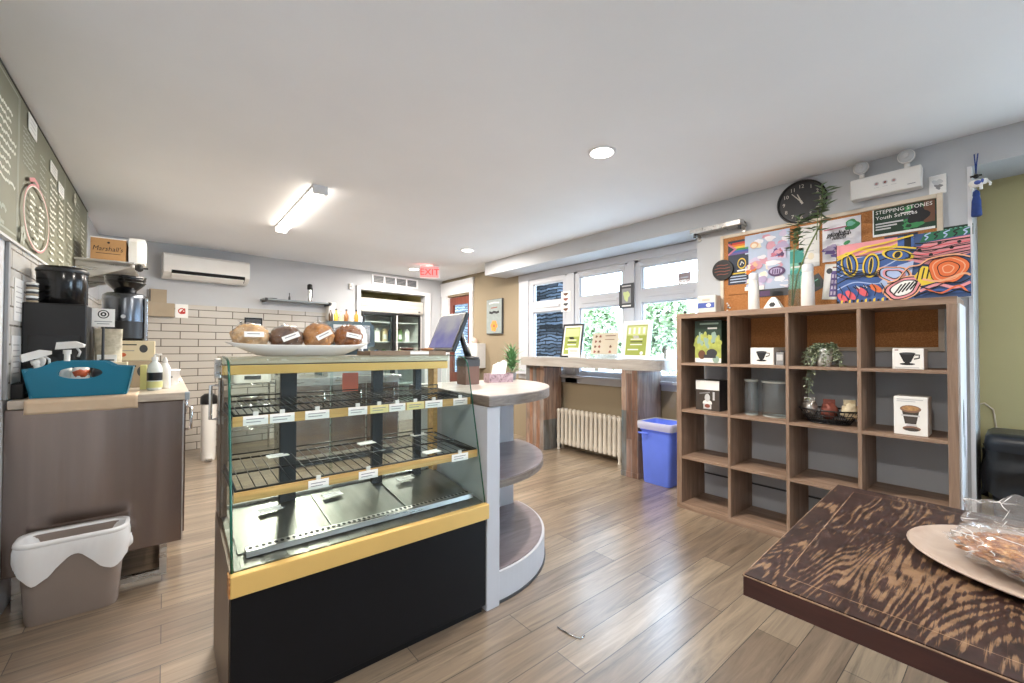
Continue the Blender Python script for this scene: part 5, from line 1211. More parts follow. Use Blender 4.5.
def cloud(mb, w, h):
    r = random.Random(11)
    for i in range(46):
        u, v = r.uniform(-.85, .85) * w, r.uniform(-.9, .9) * h
        mb.oval(u, v, min(r.uniform(.02, .055), w - abs(u)), min(r.uniform(.012, .035), h - abs(v)), pc[r.choice(['sky', 'lav', 'cream', 'pink', 'white', 'lilac', 'sky', 'white'])], 16, wob=.2)
    mb.oval(-w * .55, h * .62, .03, .025, pc['peach']); mb.oval(-w * .55, h * .6, .02, .016, pc['cream'])
    mb.rect(w * .05, h * .0, w * .85, h * .38, pc['lav'])
    for i in range(9): mb.oval(w * .45 + r.uniform(-.3, .3) * w, h * .2 + r.uniform(-.12, .12) * h, .02, .015, pc[('rose', 'purple', 'plum', 'pink')[i % 4]], 10, wob=.4)
    for i in range(7): mb.oval(-w * .65 + r.uniform(-.22, .22) * w, -h * .22 + r.uniform(-.14, .14) * h, .02, .018, pc[('peach', 'orange', 'rose', 'cream')[i % 4]], 10, wob=.4)
    mb.oval(w * .45, -h * .42, .055, .036, pc['plum']); mb.oval(w * .43, -h * .41, .04, .024, pc['lilac']); 
    for k in range(4): mb.line([(w * (.28 + k * .1), -h * .5), (w * (.3 + k * .1), -h * .34)], .008, pc['plum'])
    mb.rect(-w, -h, -w * .1, -h * .86, m_paper)
wall_flat('pastel_poster', 1.21, 1.858, .30, .42, pc['sky'], cloud, 'pastel cloud poster with small pictures beside the pride poster', 'poster', CB - .001)
wall_flat('dark_strip', 1.17, 1.62, .2, .055, m_dark, lambda mb, w, h: mb.rect(-w * .9, -h * .8, -w * .2, h * .6, pc['plum']), 'dark strip card under the pastel cloud poster', 'card', CB)
def teal(mb, w, h):
    mb.rect(-w, h * .3, w, h * .9, pc['teal']); mb.oval(0, -h * .3, w * .7, h * .3, pc['teal'], wob=.3); mb.line([(-w * .6, h * .1), (w * .6, h * .1)], .012, m_paper)
wall_flat('mint_poster', 1.025, 1.77, .10, .28, pc['mint'], teal, 'narrow mint green poster right of the pastel poster', 'poster', CB)
def white1(mb, w, h):
    for k in range(5): mb.line([(-w * .6, h * (.7 - k * .32)), (w * .5, h * (.72 - k * .32))], .006, m_lgrey)
    mb.oval(w * .2, -h * .5, w * .3, h * .16, pc['cream'])
wall_flat('white_poster', .945, 1.918, .12, .29, m_paper, white1, 'plain white poster behind the bamboo leaves', 'poster', CB)
def ptn(mb, w, h):
    mb.oval(w * .55, h * .62, w * .36, h * .25, pc['green'], wob=.2); mb.oval(w * .5, h * .68, w * .2, h * .12, pc['mint'], wob=.2)
    r = random.Random(4)
    for i in range(14): # brush script mark
        u = -w * .75 + i * w * .085; mb.line([(u, h * (.1 + .1 * r.random())), (u + .008, h * (.34 + .12 * r.random())), (u + .014, h * .2)], .006, m_ink)
    for i in range(9):
        u = -w * .45 + i * w * .08; mb.line([(u, h * .02), (u + .007, h * .16)], .004, m_ink)
    for i in range(10): mb.oval(r.uniform(-.8, .5) * w, r.uniform(-.85, -.15) * h, .03, .014, pc[r.choice(['lilac', 'lav', 'purple', 'rose', 'white'])], 12, wob=.3)
    mb.oval(w * .3, -h * .2, .02, .012, pc['green'], 8, .5); mb.oval(w * .5, -h * .4, .02, .01, pc['teal'], 8, .5); mb.line([(-w * .9, h * .55), (w * .3, h * .58)], .008, pc['rose'])
wall_flat('painted_poster', .765, 1.928, .205, .275, pc['white'], ptn, 'painted poster with black brush script and a green tree', 'poster', CB)
def sched(mb, w, h):
    mb.rect(-w * .3, -h * .85, w * .75, h * .6, pc['purple'])
    for i in range(3):
        for k in range(4): mb.rect(-w * .2 + i * w * .32, -h * .75 + k * h * .32, -w * .0 + i * w * .32, -h * .55 + k * h * .32, pc['lav'])
    mb.oval(-w * .5, h * .6, w * .3, h * .16, m_dark); mb.line([(-w * .2, h * .8), (w * .8, h * .8)], .008, m_redp)
wall_flat('schedule_poster', .808, 1.655, .11, .235, m_paper, sched, 'white leaflet with a purple grid left of the mural panel', 'poster', CB - .002, rot=.09)
def card_dk(mb, w, h): mb.oval(0, 0, w * .6, h * .6, pc['forest'], wob=.2); mb.line([(-w * .5, h * .3), (w * .5, h * .3)], .005, pc['mint'])
wall_flat('dark_card', .905, 1.66, .085, .10, m_dark, card_dk, 'dark green card between the white bottle and the purple leaflet', 'card', CB, rot=-.5)
# text poster
def stones(mb, w, h):
    mb.rect(-w, -h, -w * .96, h, m_paper); mb.rect(-w * .97, -h, w * .95, -h * .84, m_paper)
    for i in range(16): mb.oval(w * (.1 + .75 * rnd.random()), h * rnd.uniform(-.6, .85), .025, .018, pc[('forest', 'green', 'navy', 'green')[i % 4]], 10, wob=.4)
    mb.rect(w * .62, -h * .5, w * .95, h * .95, m_brn); mb.oval(w * .45, h * .12, .045, .05, m_ink, wob=.25)
    mb.text('STEPPING STONES', -w * .9, h * .62, .022, m_paper, 'LEFT', .98); mb.text('Youth Services', -w * .9, h * .22, .022, m_paper, 'LEFT', 1.0)
    mb.line([(-w * .1, h * .42), (w * .3, h * .42)], .005, m_paper)
    for k in range(3): mb.line([(-w * .9, -h * (.1 + k * .2)), (-w * .9 + w * (.9 - .2 * k), -h * (.1 + k * .2))], .009, m_lgrey)
wall_flat('youth_poster', .462, 1.992, .285, .17, pc['forest'], stones, 'dark green stepping stones youth services poster on the cork board', 'poster', CB)
def bluecard(mb, w, h):
    for k in range(3): mb.line([(-w * .6, h * (.5 - k * .5)), (w * .6, h * (.5 - k * .5))], .005, pc['sky'])
wall_flat('dark_leaflet', .475, 1.855, .15, .09, pc['navy'], bluecard, 'navy leaflet just under the stepping stones poster', 'leaflet', CB)
def grn(mb, w, h):
    for k in range(6): mb.line([(-w * .8 + k * w * .3, -h * .7), (-w * .6 + k * w * .3, h * .6)], .012, pc['mint'])
# mural panel standing on the shelf
def mural(mb, w, h):
    c = pc; q = plain
    B = plain('mural_blue', '#3d5f9e', .5); Y = plain('mural_yellow', '#e3c53c', .5); O = plain('mural_orange', '#e2703a', .5); Pk = plain('mural_pink', '#e0959c', .5); G = plain('mural_green', '#1f6a4c', .5); LB = plain('mural_pale_blue', '#a9bce0', .5); K = m_ink; Co = plain('mural_coral', '#e0606a', .5); Pe = plain('mural_peach', '#e8ab84', .5)
    S = lambda u, v: (-w + 2 * w * u, -h + 2 * h * v)
    def R(pts, m): mb.poly([S(*p) for p in pts], m)
    def Ln(pts, wd, m, cl=False): mb.line([S(*p) for p in pts], wd, m, cl)
    def curve(pts, n=8):
        out = []
        for i in range(len(pts) - 1):
            p0 = pts[max(i - 1, 0)]; p1 = pts[i]; p2 = pts[i + 1]; p3 = pts[min(i + 2, len(pts) - 1)]
            for k in range(n):
                t = k / n; out.append(tuple(.5 * (2 * p1[j] + (p2[j] - p0[j]) * t + (2 * p0[j] - 5 * p1[j] + 4 * p2[j] - p3[j]) * t * t + (3 * p1[j] - p0[j] - 3 * p2[j] + p3[j]) * t ** 3) for j in (0, 1)))
        return out + [pts[-1]]
    R([(0, .0), (.62, 0), (.55, .8), (0, .8)], B)
    for k in range(5): Ln(curve([(.0, .25 + k * .1), (.15, .35 + k * .1), (.35, .3 + k * .12), (.5, .45 + k * .1)]), .006, K if k % 2 else LB)
    R([(.0, .78), (.1, .72), (.3, .8), (.42, .78), (.5, .86), (.6, 1), (0, 1)], Pk); Ln(curve([(0, .8), (.2, .88), (.4, .84), (.62, .97)]), .012, Y); Ln(curve([(0, .74), (.15, .78), (.4, .76), (.62, .9)]), .006, K)
    R([(.5, .8), (.62, .78), (.62, 1), (.5, 1)], B); R([(.55, .82), (.6, .82), (.6, 1), (.55, 1)], K)
    R([(.66, .86), (1, .9), (1, 1), (.7, 1)], G)
    for k in range(5): Ln(curve([(.7 + k * .065, .89), (.72 + k * .065, .93), (.7 + k * .065, .96), (.74 + k * .065, .99)]), .006, K if k % 2 else LB)
    R([(.55, .62), (.7, .85), (1, .88), (1, .62), (.75, .5)], Pk)
    for k in range(5): Ln(curve([(.55 + .02 * k, .66 + .05 * k), (.72, .62 + .055 * k), (1, .66 + .045 * k)]), .006, Co if k % 2 else K)
    for u, v in ((.66, .75), (.8, .82), (.88, .73), (.74, .66), (.93, .8)): mb.oval(*S(u, v), .008, .008, K, 10)
    for (u, v, ru, rv, rt) in ((.11, .66, .04, .075, .15), (.29, .6, .038, .07, -.1), (.5, .72, .07, .03, -.35)):
        mb.oval(*S(u, v), ru, rv, Y, 24, rt); mb.oval(*S(u, v), ru * .82, rv * .86, K, 24, rt); mb.oval(*S(u, v), ru * .68, rv * .75, B, 24, rt); mb.oval(*S(u, v), ru * .3, rv * .7, Y, 16, rt); mb.oval(*S(u, v), ru * .18, rv * .6, K, 16, rt)
    R([(.35, .3), (.5, .55), (.62, .6), (.6, .35), (.45, .15)], LB); 
    for r_, m in ((1, Pe), (.88, K), (.8, LB), (.66, Pk), (.52, K), (.42, LB)): mb.oval(*S(.47, .42), .075 * r_, .045 * r_, m, 28, -.3, .12)
    for r_, m in ((1, Pe), (.9, K), (.82, Pk), (.66, K), (.58, m_paper)): mb.oval(*S(.54, .19), .09 * r_, .06 * r_, m, 28, .5, .1)
    for k in range(5): Ln([(.47 + k * .03, .1 + k * .015), (.53 + k * .03, .25 + k * .01)], .007, K)
    R([(.62, .35), (.68, .5), (.78, .45), (.8, .25), (.68, .2)], Y)
    for k in range(4): Ln([(.64 + k * .035, .3), (.66 + k * .035, .47)], .006, K)
    for r_, m in ((1, K), (.96, O), (.8, Pe), (.74, O), (.55, K), (.5, O), (.3, Pe), (.24, O)): mb.oval(*S(.855, .42), .074 * r_, .075 * r_, m, 28, .2, .08)
    Ln(curve([(.68, .3), (.8, .25), (.95, .33), (1, .3)]), .01, Pe); Ln(curve([(.66, .12), (.78, .2), (.9, .14), (1, .2)]), .014, Pk); Ln(curve([(.66, .06), (.78, .12), (.9, .08), (1, .1)]), .012, B); Ln(curve([(.7, .16), (.8, .07), (.92, .16), (.98, .06)]), .008, O)
    for (u, v, m, rt) in ((.05, .1, Co, -.5), (.12, .14, Co, -.5), (.22, .18, Co, -.45), (.33, .22, O, -.35)): mb.oval(*S(u, v), .034, .016, m, 20, rt - .4); 
    for k in range(5): Ln([(.14 + k * .03, .28), (.17 + k * .03, .24)], .006, m_paper if k % 2 else K)
    for k in range(13): R([(.0 + k * .034, 0), (.018 + k * .034, 0), (.022 + k * .034, .05 + .02 * (k % 2)), (.002 + k * .034, .05)], Y if k % 2 else K)
    for k in range(4): Ln(curve([(0, .5 + k * .07), (.06, .44 + k * .06), (.2, .42 + k * .03), (.36, .5 - k * .03)]), .005, K)
    for k in range(4): Ln(curve([(.56 + k * .02, .66 + k * .05), (.72, .58 + k * .06), (.86, .6 + k * .075), (1, .63 + k * .07)]), .004, K)
    Ln(curve([(0, .74), (.1, .82), (.22, .9), (.4, .93), (.62, .99)]), .009, Y); Ln(curve([(.2, .8), (.36, .86), (.5, .84), (.64, .78)]), .008, Y); Ln(curve([(.42, .3), (.5, .33), (.58, .5), (.66, .52), (.74, .6), (.9, .62), (1, .56)]), .007, Pe); Ln(curve([(.42, .28), (.5, .31), (.58, .48), (.66, .5), (.74, .58), (.9, .6), (1, .54)]), .004, K)
    Ln(curve([(.62, .04), (.72, .1), (.82, .05), (.92, .1), (1, .04)]), .006, K); Ln(curve([(.66, .2), (.74, .14), (.84, .22), (.93, .2), (1, .26)]), .005, K)
    for k in range(6): Ln(curve([(.02 + k * .07, .3), (.05 + k * .07, .2), (.04 + k * .07, .1)]), .004, K)
    R([(0, 0), (.006, 0), (.006, 1), (0, 1)], K)
m_muralbase = plain('mural_ground', '#35507e', .5)
o = wall_flat('mural_panel', .447, TOP + .1775, .546, .352, m_muralbase, mural, 'bold abstract painted panel in blue, yellow, pink and orange', 'painting', 3.14, .015)
wall_flat('dark_green_poster', .245, 1.875, .13, .06, pc['forest'], grn, 'dark green patterned strip above the right end of the mural panel', 'poster', XR)
# round sign
t = thing('round_sign', 'round black sign with pink lines at the left edge of the cork board', 'sign', (XR, 1.523, 1.832))
mb = MB(); mb.lathe([(.08, -.026), (.082, -.03), (.08, -.036)], (0, 0, 0), m_black, 36, 'x'); mb.build('disc', t)
mb = MB(); mb.frame((-.0362, 0, 0), (0, -1, 0), (0, 0, 1))
for k, l in enumerate((.045, .06, .06, .045)): mb.line([(-l, .036 - k * .024), (-l * .3, .04 - k * .024), (l * .3, .034 - k * .024), (l, .038 - k * .024)], .005, m_redp)
mb.build('print', t)
# metal rail shelf
t = thing('metal_rail_shelf', 'narrow stainless shelf on brackets between window and clock', 'shelf', (XR, 1.54, 2.15))
mb = MB(); mb.box(-.12, -.001, -.19, .205, 0, .012, m_steel); mb.box(-.125, -.12, -.19, .205, -.006, .03, m_steel); mb.build('board', t, bevel=.002)
for y in (-.17, .18):
    mb = MB(); mb.box(-.1, -.001, y - .006, y + .006, -.02, 0, m_steel); mb.box(-.008, -.001, y - .014, y + .014, -.05, .04, m_steel); mb.cyl((-.09, y, -.035), .012, .03, m_dark); mb.build('bracket', t)
mb = MB(); mb.box(-.06, .0, -.03, .03, 0, .03, m_white)
mb.build('white_block', None, (XR - .03, 1.39, 2.1625), 0, .003, 'small white block on the stainless wall shelf', 'block')
# clock
t = thing('wall_clock', 'round black wall clock with pale numerals', 'clock', (XR, .987, 2.235))
mb = MB(); mb.lathe([(.147, -.001), (.152, -.02), (.148, -.034), (.138, -.03), (.136, -.022)], (0, 0, 0), m_black, 48, 'x', cap=False); mb.build('rim', t)
m_face = plain('charcoal_face', '#26272b', .5); m_num = plain('pale_numeral', '#c8c2b8', .5)
mb = MB(); mb.lathe([(.14, -.001), (.14, -.02)], (0, 0, 0), m_face, 48, 'x'); mb.frame((-.0202, 0, 0), (0, -1, 0), (0, 0, 1))
for k in range(1, 13):
    a = PI / 2 - k * PI / 6; mb.text(str(k), .108 * math.cos(a), .108 * math.sin(a) - .0125, .025, m_num, 'CENTER')
mb.build('face', t)
for a, l, w, nm in ((math.radians(112), .062, .011, 'hour_hand'), (math.radians(130), .088, .008, 'minute_hand')):
    mb = MB(); mb.frame((-.0235 if nm[0] == 'h' else -.0255, 0, 0), (0, -1, 0), (0, 0, 1)); c, s = math.cos(a), math.sin(a)
    mb.line([(-.018 * c, -.018 * s), (l * c, l * s)], [w, w * .5], m_num); mb.oval(0, 0, .008, .008, m_num, 16); mb.build(nm, t)
# emergency light
t = thing('emergency_light', 'white twin head emergency light above the cork board', 'emergency light', (XR, .54, 2.153))
mb = MB(); mb.box(-.075, -.001, -.165, .165, 0, .128, m_plastic_w); mb.build('case', t, bevel=.008)
m_mark = plain('grey_red_mark', '#b08a8a', .6)
mb = MB(); mb.frame((-.0755, 0, .064), (0, -1, 0), (0, 0, 1))
for k in range(3):
    u = -.035 + k * .04; mb.oval(u, .005, .012, .012, m_lgrey); mb.oval(u, .005, .008, .008, m_mark if k != 1 else m_redp, 5); mb.line([(u - .012, -.018), (u + .012, -.018)], .003, m_lgrey)
mb.line([(.105, -.038), (.14, -.038)], .004, m_grey); mb.build('printed_marks', t)
m_lens = plain('lamp_lens', '#c6c8ca', .15)
for y in (.11, -.1):
    mb = MB(); mb.cyl((-.04, y, .128), .014, .03, m_plastic_w, 14); mb.lathe([(.024, .0), (.037, -.025), (.040, -.05), (.037, -.055)], (-.02, y, .195), m_plastic_w, 28, 'x'); h_ = mb.build('lamp_head', t)
    mb = MB(); mb.lathe([(.036, -.0555), (.030, -.064), (.02, -.069), (.001, -.07)], (-.02, y, .195), m_lens, 24, 'x'); mb.lathe([(.016, -.0685), (.013, -.073)], (-.02, y, .195), m_lgrey, 16, 'x'); mb.build('lens', h_)
# thermostat plate
t = thing('wall_plate', 'small white wall plate with grey motif right of the emergency light', 'wall plate', (XR, .316, 2.158))
mb = MB(); mb.box(-.012, -.001, -.036, .036, -.055, .055, m_plastic_w); mb.build('plate', t, bevel=.003)
mb = MB(); mb.frame((-.0122, 0, 0), (0, -1, 0), (0, 0, 1)); mb.oval(0, .008, .02, .022, m_lgrey, wob=.4); mb.oval(.004, -.014, .015, .014, m_grey, wob=.5); mb.build('motif', t)
# tassel charm
m_tas = plain('royal_blue_thread', '#27407e', .8, var=.2, scale=40)
t = thing('tassel_charm', 'blue tassel charm with a white elephant hanging by the alcove corner', 'charm', (XR - .016, .166, 2.28))
mb = MB(); mb.tube([(0, .006, 0), (-.002, .003, -.05), (-.004, 0, -.11)], .003, m_tas, 6); mb.tube([(0, -.008, .0), (-.002, -.003, -.05), (-.004, 0, -.11)], .003, m_tas, 6); mb.tube([(.010, 0, .004), (0, 0, 0)], .002, m_grey, 6); mb.build('cord', t)
mb = MB(); mb.ball((-.004, 0, -.125), .012, m_ink, 12, 8); mb.tube([(-.004, -.022, -.122), (-.004, .022, -.122)], .005, m_ink, 8); mb.build('bead', t)
mb = MB(); mb.ball((-.006, 0, -.165), (.014, .03, .022), m_paper, 18, 12); mb.ball((-.006, -.03, -.16), (.012, .016, .016), m_paper, 14, 10); mb.tube([(-.006, -.042, -.162), (-.006, -.052, -.175), (-.006, -.05, -.188)], .005, m_paper, 8)
for y in (-.018, .016): mb.cyl((-.006, y, -.2), .007, .03, m_paper, 10)
mb.ball((-.014, -.005, -.163), (.01, .015, .013), m_bluep, 12, 8); mb.ball((-.012, -.024, -.158), (.008, .008, .011), m_bluep, 10, 8); mb.build('elephant', t)
mb = MB(); mb.lathe([(.004, -.2), (.012, -.21), (.015, -.23), (.013, -.235), (.018, -.26), (.021, -.34), (.018, -.345)], (-.005, 0, 0), m_tas, 16); mb.build('tassel', t)
# cable on the alcove wall
mb = MB(); mb.tube([(XO - .006, .235, .55), (XO - .006, .225, .8), (XO - .006, .2, .87), (XO - .006, .165, .885), (XO - .006, .13, .85), (XO - .006, .12, .75), (XO - .006, .13, .6)], .005, m_cream, 6)
mb.build('wall_cable', None, label='cream cable looping on the olive alcove wall above the black bin', cat='cable')
# black bin with bag
m_bag = plain('black_bin_bag', '#0e0e10', .28, 0, .1, 6); m_lid = plain('blue_black_lid', '#1c2026', .3)
t = thing('black_bin', 'black lidded garbage bin with black bag in the alcove behind the table', 'bin', (3.62, -.05, 0))
mb = MB(); mb.loft([sq(.13, .15, 0), sq(.135, .16, .02), sq(.165, .19, .7)], m_black, True); mb.build('bin', t)
mb = MB(); rings = []
b2 = resample(oblong(.18, .207, .04, 0, 9), 72); N2 = len(b2)
for k in range(9):
    z = .42 + .03 * k
    rings.append([(p[0] * (1 + .13 * noise.noise(Vector((i * .9, k * .35, 2))) + .03 * (k < 2)), p[1] * (1 + .13 * noise.noise(Vector((i * .9, k * .35, 8)))), z + (.05 * noise.noise(Vector((i * .3, 0, 3))) if k == 0 else 0)) for i, p in enumerate(b2)])
mb.loft(rings, m_bag, True, False, False); mb.build('bag', t)
mb = MB(); mb.loft([sq(.175, .2, .66), sq(.178, .204, .70), sq(.176, .2, .735), sq(.16, .18, .75), sq(.12, .14, .755)], m_lid, True, True, True); mb.build('lid', t)

# ---------------------------------------------------------------- table
m_table = NT('worn_dark_table')
def tabm():
    s = m_table
    v = s.coord('xyz')
    n0 = s.noise(v, 3.0, 3, .5); n1 = s.noise(s.coord('xyz', (5, 95, 6)), 1.6, 6, .65, .8)
    nc = s.noise(s.coord('xyz', (1.0, 4.2, 1)), 1.15, 2.2, .5, .35)
    def ma(op, a, b, c=None):
        k = s.n('ShaderNodeMath', operation=op)
        for i, x in enumerate((a, b, c)):
            if x is None: continue
            if isinstance(x, (int, float)): k.inputs[i].default_value = x
            else: s.l(x, k.inputs[i])
        return k.outputs[0]
    g = ma('ADD', ma('MULTIPLY_ADD', ma('SINE', ma('MULTIPLY', nc.outputs[0], 215.0), None), .24, .2), ma('MULTIPLY_ADD', n1.outputs[0], 2.5, -1.25))
    g = ma('ADD', g, ma('MULTIPLY_ADD', n0.outputs[0], 2.4, -1.2))
    mask = s.ramp(g, [(.29, 0.0), (.50, .8)])
    n2 = s.noise(v, 26, 5, .6); dark = s.ramp(n2.outputs[0], [(.35, '#241814'), (.6, '#382622'), (.75, '#4a3a36')]); tan = s.ramp(n2.outputs[0], [(.3, '#664c36'), (.6, '#8c6e52')])
    col = s.mix(mask, dark, tan)
    return s.bsdf(col, s.ramp(g, [(.3, .42), (.6, .6)]), 0, g, -.2, .004, spec=.3)
tabm(); m_tabedge = woodmat('dark_table_edge', [(.3, '#2a1410'), (.7, '#45241c')], (3, 3, 20), .35); m_wornedge = woodmat('worn_edge_wood', [(.3, '#5a4230'), (.6, '#94765a')], (20, 20, 20), .5)
t = thing('worn_table', 'worn dark wooden table with tan grain showing through', 'table', (1.34, -.16, 0))
TZ = .75; A_ = (.913, .372); B_ = (1.765, .412)
P2 = [(A_[0] - 1.34, A_[1] + .16), (B_[0] - 1.34, B_[1] + .16), (B_[0] + .01 - 1.34, -.75 + .16), (A_[0] - 1.34, -.75 + .16)]
P2 = P2[::-1]
mb = MB(); mb.prism(P2, TZ - .042, TZ - .004, 'z', m_tabedge); b = mb.build('table_top', t, bevel=.005)
def inset(P, d):
    cx = sum(p[0] for p in P) / 4; cy_ = sum(p[1] for p in P) / 4
    return [(p[0] + (d if p[0] < cx else -d), p[1] + (d if p[1] < cy_ else -d)) for p in P]
mb = MB(); mb.prism(inset(P2, .003), TZ - .004, TZ, 'z', m_table.m); mb.build('worn_surface', b)
mb = MB(); q0 = inset(P2, .055); q1 = inset(P2, .0568); n = 4; zz = TZ + .0003
mb.add([(p[0], p[1], zz) for p in q0] + [(p[0], p[1], zz) for p in q1], [(i, (i + 1) % 4, 4 + (i + 1) % 4, 4 + i) for i in range(4)], m_wornedge); mb.build('inlay_line', b)
mb = MB()
for i in range(4):
    a, c = Vector((*inset(P2, .001)[i], TZ - .003)), Vector((*inset(P2, .001)[(i + 1) % 4], TZ - .003))
    mb.tube([a.lerp(c, k / 30) + Vector((0, 0, -.0012 * abs(noise.noise(Vector((k * .7, i, 0)))))) for k in range(31)], [.0018 + .0012 * noise.noise(Vector((k * .9, i * 3, 2))) for k in range(31)], m_wornedge, 6)
mb.build('worn_edge', b)
mb = MB(); mb.box(-.05, .05, -.12, -.02, .05, TZ - .042, m_black); mb.build('pedestal', t, bevel=.004)
mb = MB(); mb.box(-.3, .3, -.1, -.04, 0, .05, m_black); mb.box(-.03, .03, -.35, .25, 0.0, .05, m_black); mb.build('foot', t, bevel=.004)
mb = MB(); mb.box(-.2, .2, -.22, .08, TZ - .052, TZ - .042, m_black); mb.build('top_plate', t)
# plate and bag
m_plate = woodmat('cream_stoneware', [(.3, '#a99688'), (.7, '#b8a799')], (14, 14, 14), .35)
t = thing('oval_plate', 'long cream oval plate on the worn dark table', 'plate', (1.385, -.10, TZ + .0005))
def el(a, b, z, n=56): return [(a * math.cos(2 * PI * i / n), b * math.sin(2 * PI * i / n), z) for i in range(n)]
mb = MB(); mb.loft([el(.15, .2, 0), el(.18, .235, .002), el(.222, .283, .014), el(.226, .287, .0175), el(.222, .283, .0195), el(.18, .24, .0095), el(.02, .03, .009)], m_plate); mb.build('dish', t)
mb = MB(); mb.frame((-.03, .12, .0110), (.35, .94, 0), (-.94, .35, 0)); mb.line([(-.07, .0), (-.02, .003), (.03, -.002), (.08, .002)], [.0015, .003, .003, .001], m_dark); mb.build('crack', t)
m_nut = NT('nutty_bread')
def nutm():
    s = m_nut; n = s.noise(s.coord(), 55, 5, .65, .5); c = s.ramp(n.outputs[0], [(.3, '#5a2e1a'), (.46, '#a0643a'), (.6, '#cf9658'), (.74, '#ecc894')]); return s.bsdf(c, .4, 0, n.outputs[0], .8, .01)
nutm()
t = thing('nut_bread', 'nutty brown bread slab inside the clear bag on the oval plate', 'bread', (1.31, -.055, TZ + .0205), -.35)
mb = MB(); mb.ball((0, 0, .026), (.098, .15, .026), m_nut.m, 56, 24, .34, 7, zmin=-.9, seed=2)
for i in range(230):
    a = rnd.uniform(0, 2 * PI); r = math.sqrt(rnd.random()); z = .028 + .024 * math.sqrt(max(0, 1 - r * r * .9))
    mb.ball((.09 * r * math.cos(a), .14 * r * math.sin(a), z), (rnd.uniform(.004, .009), rnd.uniform(.003, .007), rnd.uniform(.003, .006)), m_nut.m, 8, 5, .3, 3, seed=i)
mb.build('loaf', t)
m_cello = glass('cellophane', '#fdfdfd', 2.6, .06, .08)
m_crease = plain('cellophane_crease', '#f0f0f0', .2)
t = thing('clear_bag', 'crinkled clear plastic bag around the nutty bread', 'bag', (1.31, -.055, TZ + .0205))
Rb = Matrix.Rotation(-.35, 3, 'Z')
def bagfn(u, v):
    a = 2 * PI * u; th = PI * v
    d = Vector((math.sin(th) * math.cos(a), math.sin(th) * math.sin(a), -math.cos(th)))
    k = 1 + .14 * noise.noise(d * 3.2 + Vector((3, 1, 0))) + .16 * abs(noise.noise(d * 7 + Vector((0, 5, 2))))
    return Rb @ Vector((d.x * .112 * k, d.y * .165 * k, max(0.0, .032 + d.z * .042 * k)))
mb = MB(); mb.surf(bagfn, 64, 34, m_cello, False); mb.build('bag_body', t)
def topfn(u, v):
    ph = 2 * PI * v; k = noise.noise(Vector((u * 4, math.cos(ph), math.sin(ph)))); q = abs(noise.noise(Vector((u * 9, math.cos(ph) * 2.5, math.sin(ph) * 2.5))))
    w = .6 + .4 * math.sin(PI * min(1, u * 1.6)) if u < .31 else 1
    return Vector((.13 + (.05 + .03 * k) * math.cos(ph) * w - .02 * math.sin(ph), .15 - .34 * u + .02 * k, .055 + (.045 + .022 * q + .02 * k) * math.sin(ph) * w + .01))
mb = MB(); mb.surf(topfn, 54, 30, m_cello, False); mb.add([topfn(0, j / 30) for j in range(30)], [tuple(range(30))], m_cello); mb.build('bag_neck', t)
mb = MB(); r4 = random.Random(2)
for fn, n, vr in ((topfn, 46, (.0, .55)), (bagfn, 40, (.45, .9))):
    for i in range(n):
        u0, v0 = r4.random() * .9, r4.uniform(*vr); du, dv = r4.uniform(-.1, .1), r4.uniform(-.12, .12)
        mb.tube([fn(min(1, max(0, u0 + du * k / 8)), v0 + dv * k / 8) + Vector((0, 0, .0008)) for k in range(9)], [.0002, .0005, .0007, .0008, .0008, .0007, .0005, .0004, .0002], m_crease, 4)
mb.build('creases', t)
# loose floor strip
mb = MB(); mb.tube([(0, 0, .003), (.004, -.06, .003), (.02, -.115, .003), (.05, -.11, .003)], .003, m_chrome, 6)
mb.build('floor_strip', None, (1.325, 1.30, 0), label='small curled metal strip lying on the plank floor', cat='strip')
# ---------------------------------------------------------------- outside the windows
m_ground = plain('outdoor_paving', '#b9b9b4', .9, var=.1, scale=1.5)
mb = MB(); mb.box(XO + .15, 40, -25, 40, -.35, -.15, m_ground); mb.box(-30, XO + .15, -40, -2.8, -.35, -.15, m_ground); struct(mb, 'ground')
m_slate = NT('stacked_slate')
def sl():
    s = m_slate; br = s.n('ShaderNodeTexBrick'); br.offset = .37; br.inputs['Scale'].default_value = 1; br.inputs['Brick Width'].default_value = .33; br.inputs['Row Height'].default_value = .045; br.inputs['Mortar Size'].default_value = .009
    br.inputs['Color1'].default_value = lin('#20272f'); br.inputs['Color2'].default_value = lin('#8c9aac'); br.inputs['Mortar'].default_value = lin('#0c0f13')
    n = s.noise(s.coord('yzx'), 4, 5, .6); mm = s.mix(.12, s.coord('yzx'), n.outputs['Color']); s.l(mm, br.inputs['Vector'])
    n2 = s.noise(s.coord('yzx', (6, 30, 1)), 1, 5); c = s.mix(.8, br.outputs['Color'], s.ramp(n2.outputs[0], [(.3, .5), (.7, 1.5)]), 'MULTIPLY')
    h = s.n('ShaderNodeMath', operation='SUBTRACT'); h.inputs[0].default_value = 1; s.l(br.outputs['Fac'], h.inputs[1])
    return s.bsdf(c, .6, 0, h.outputs[0], .8, .03)
sl()
mb = MB(); mb.box(4.5, 4.8, 4.18, 8.5, -.2, 3.4, m_slate.m)
mb.build('slate_wall', None, label='dark stacked slate wall outside the left window', cat='wall', kind='structure')
m_leafA = plain('sunlit_leaf', '#bac6a6', .6, var=.3, scale=3); m_leafB = plain('deep_leaf', '#9aac86', .6, var=.3, scale=3); m_bark = plain('bark', '#6a5a4a', .9)  # paler and darker leaf tones, mixed at random
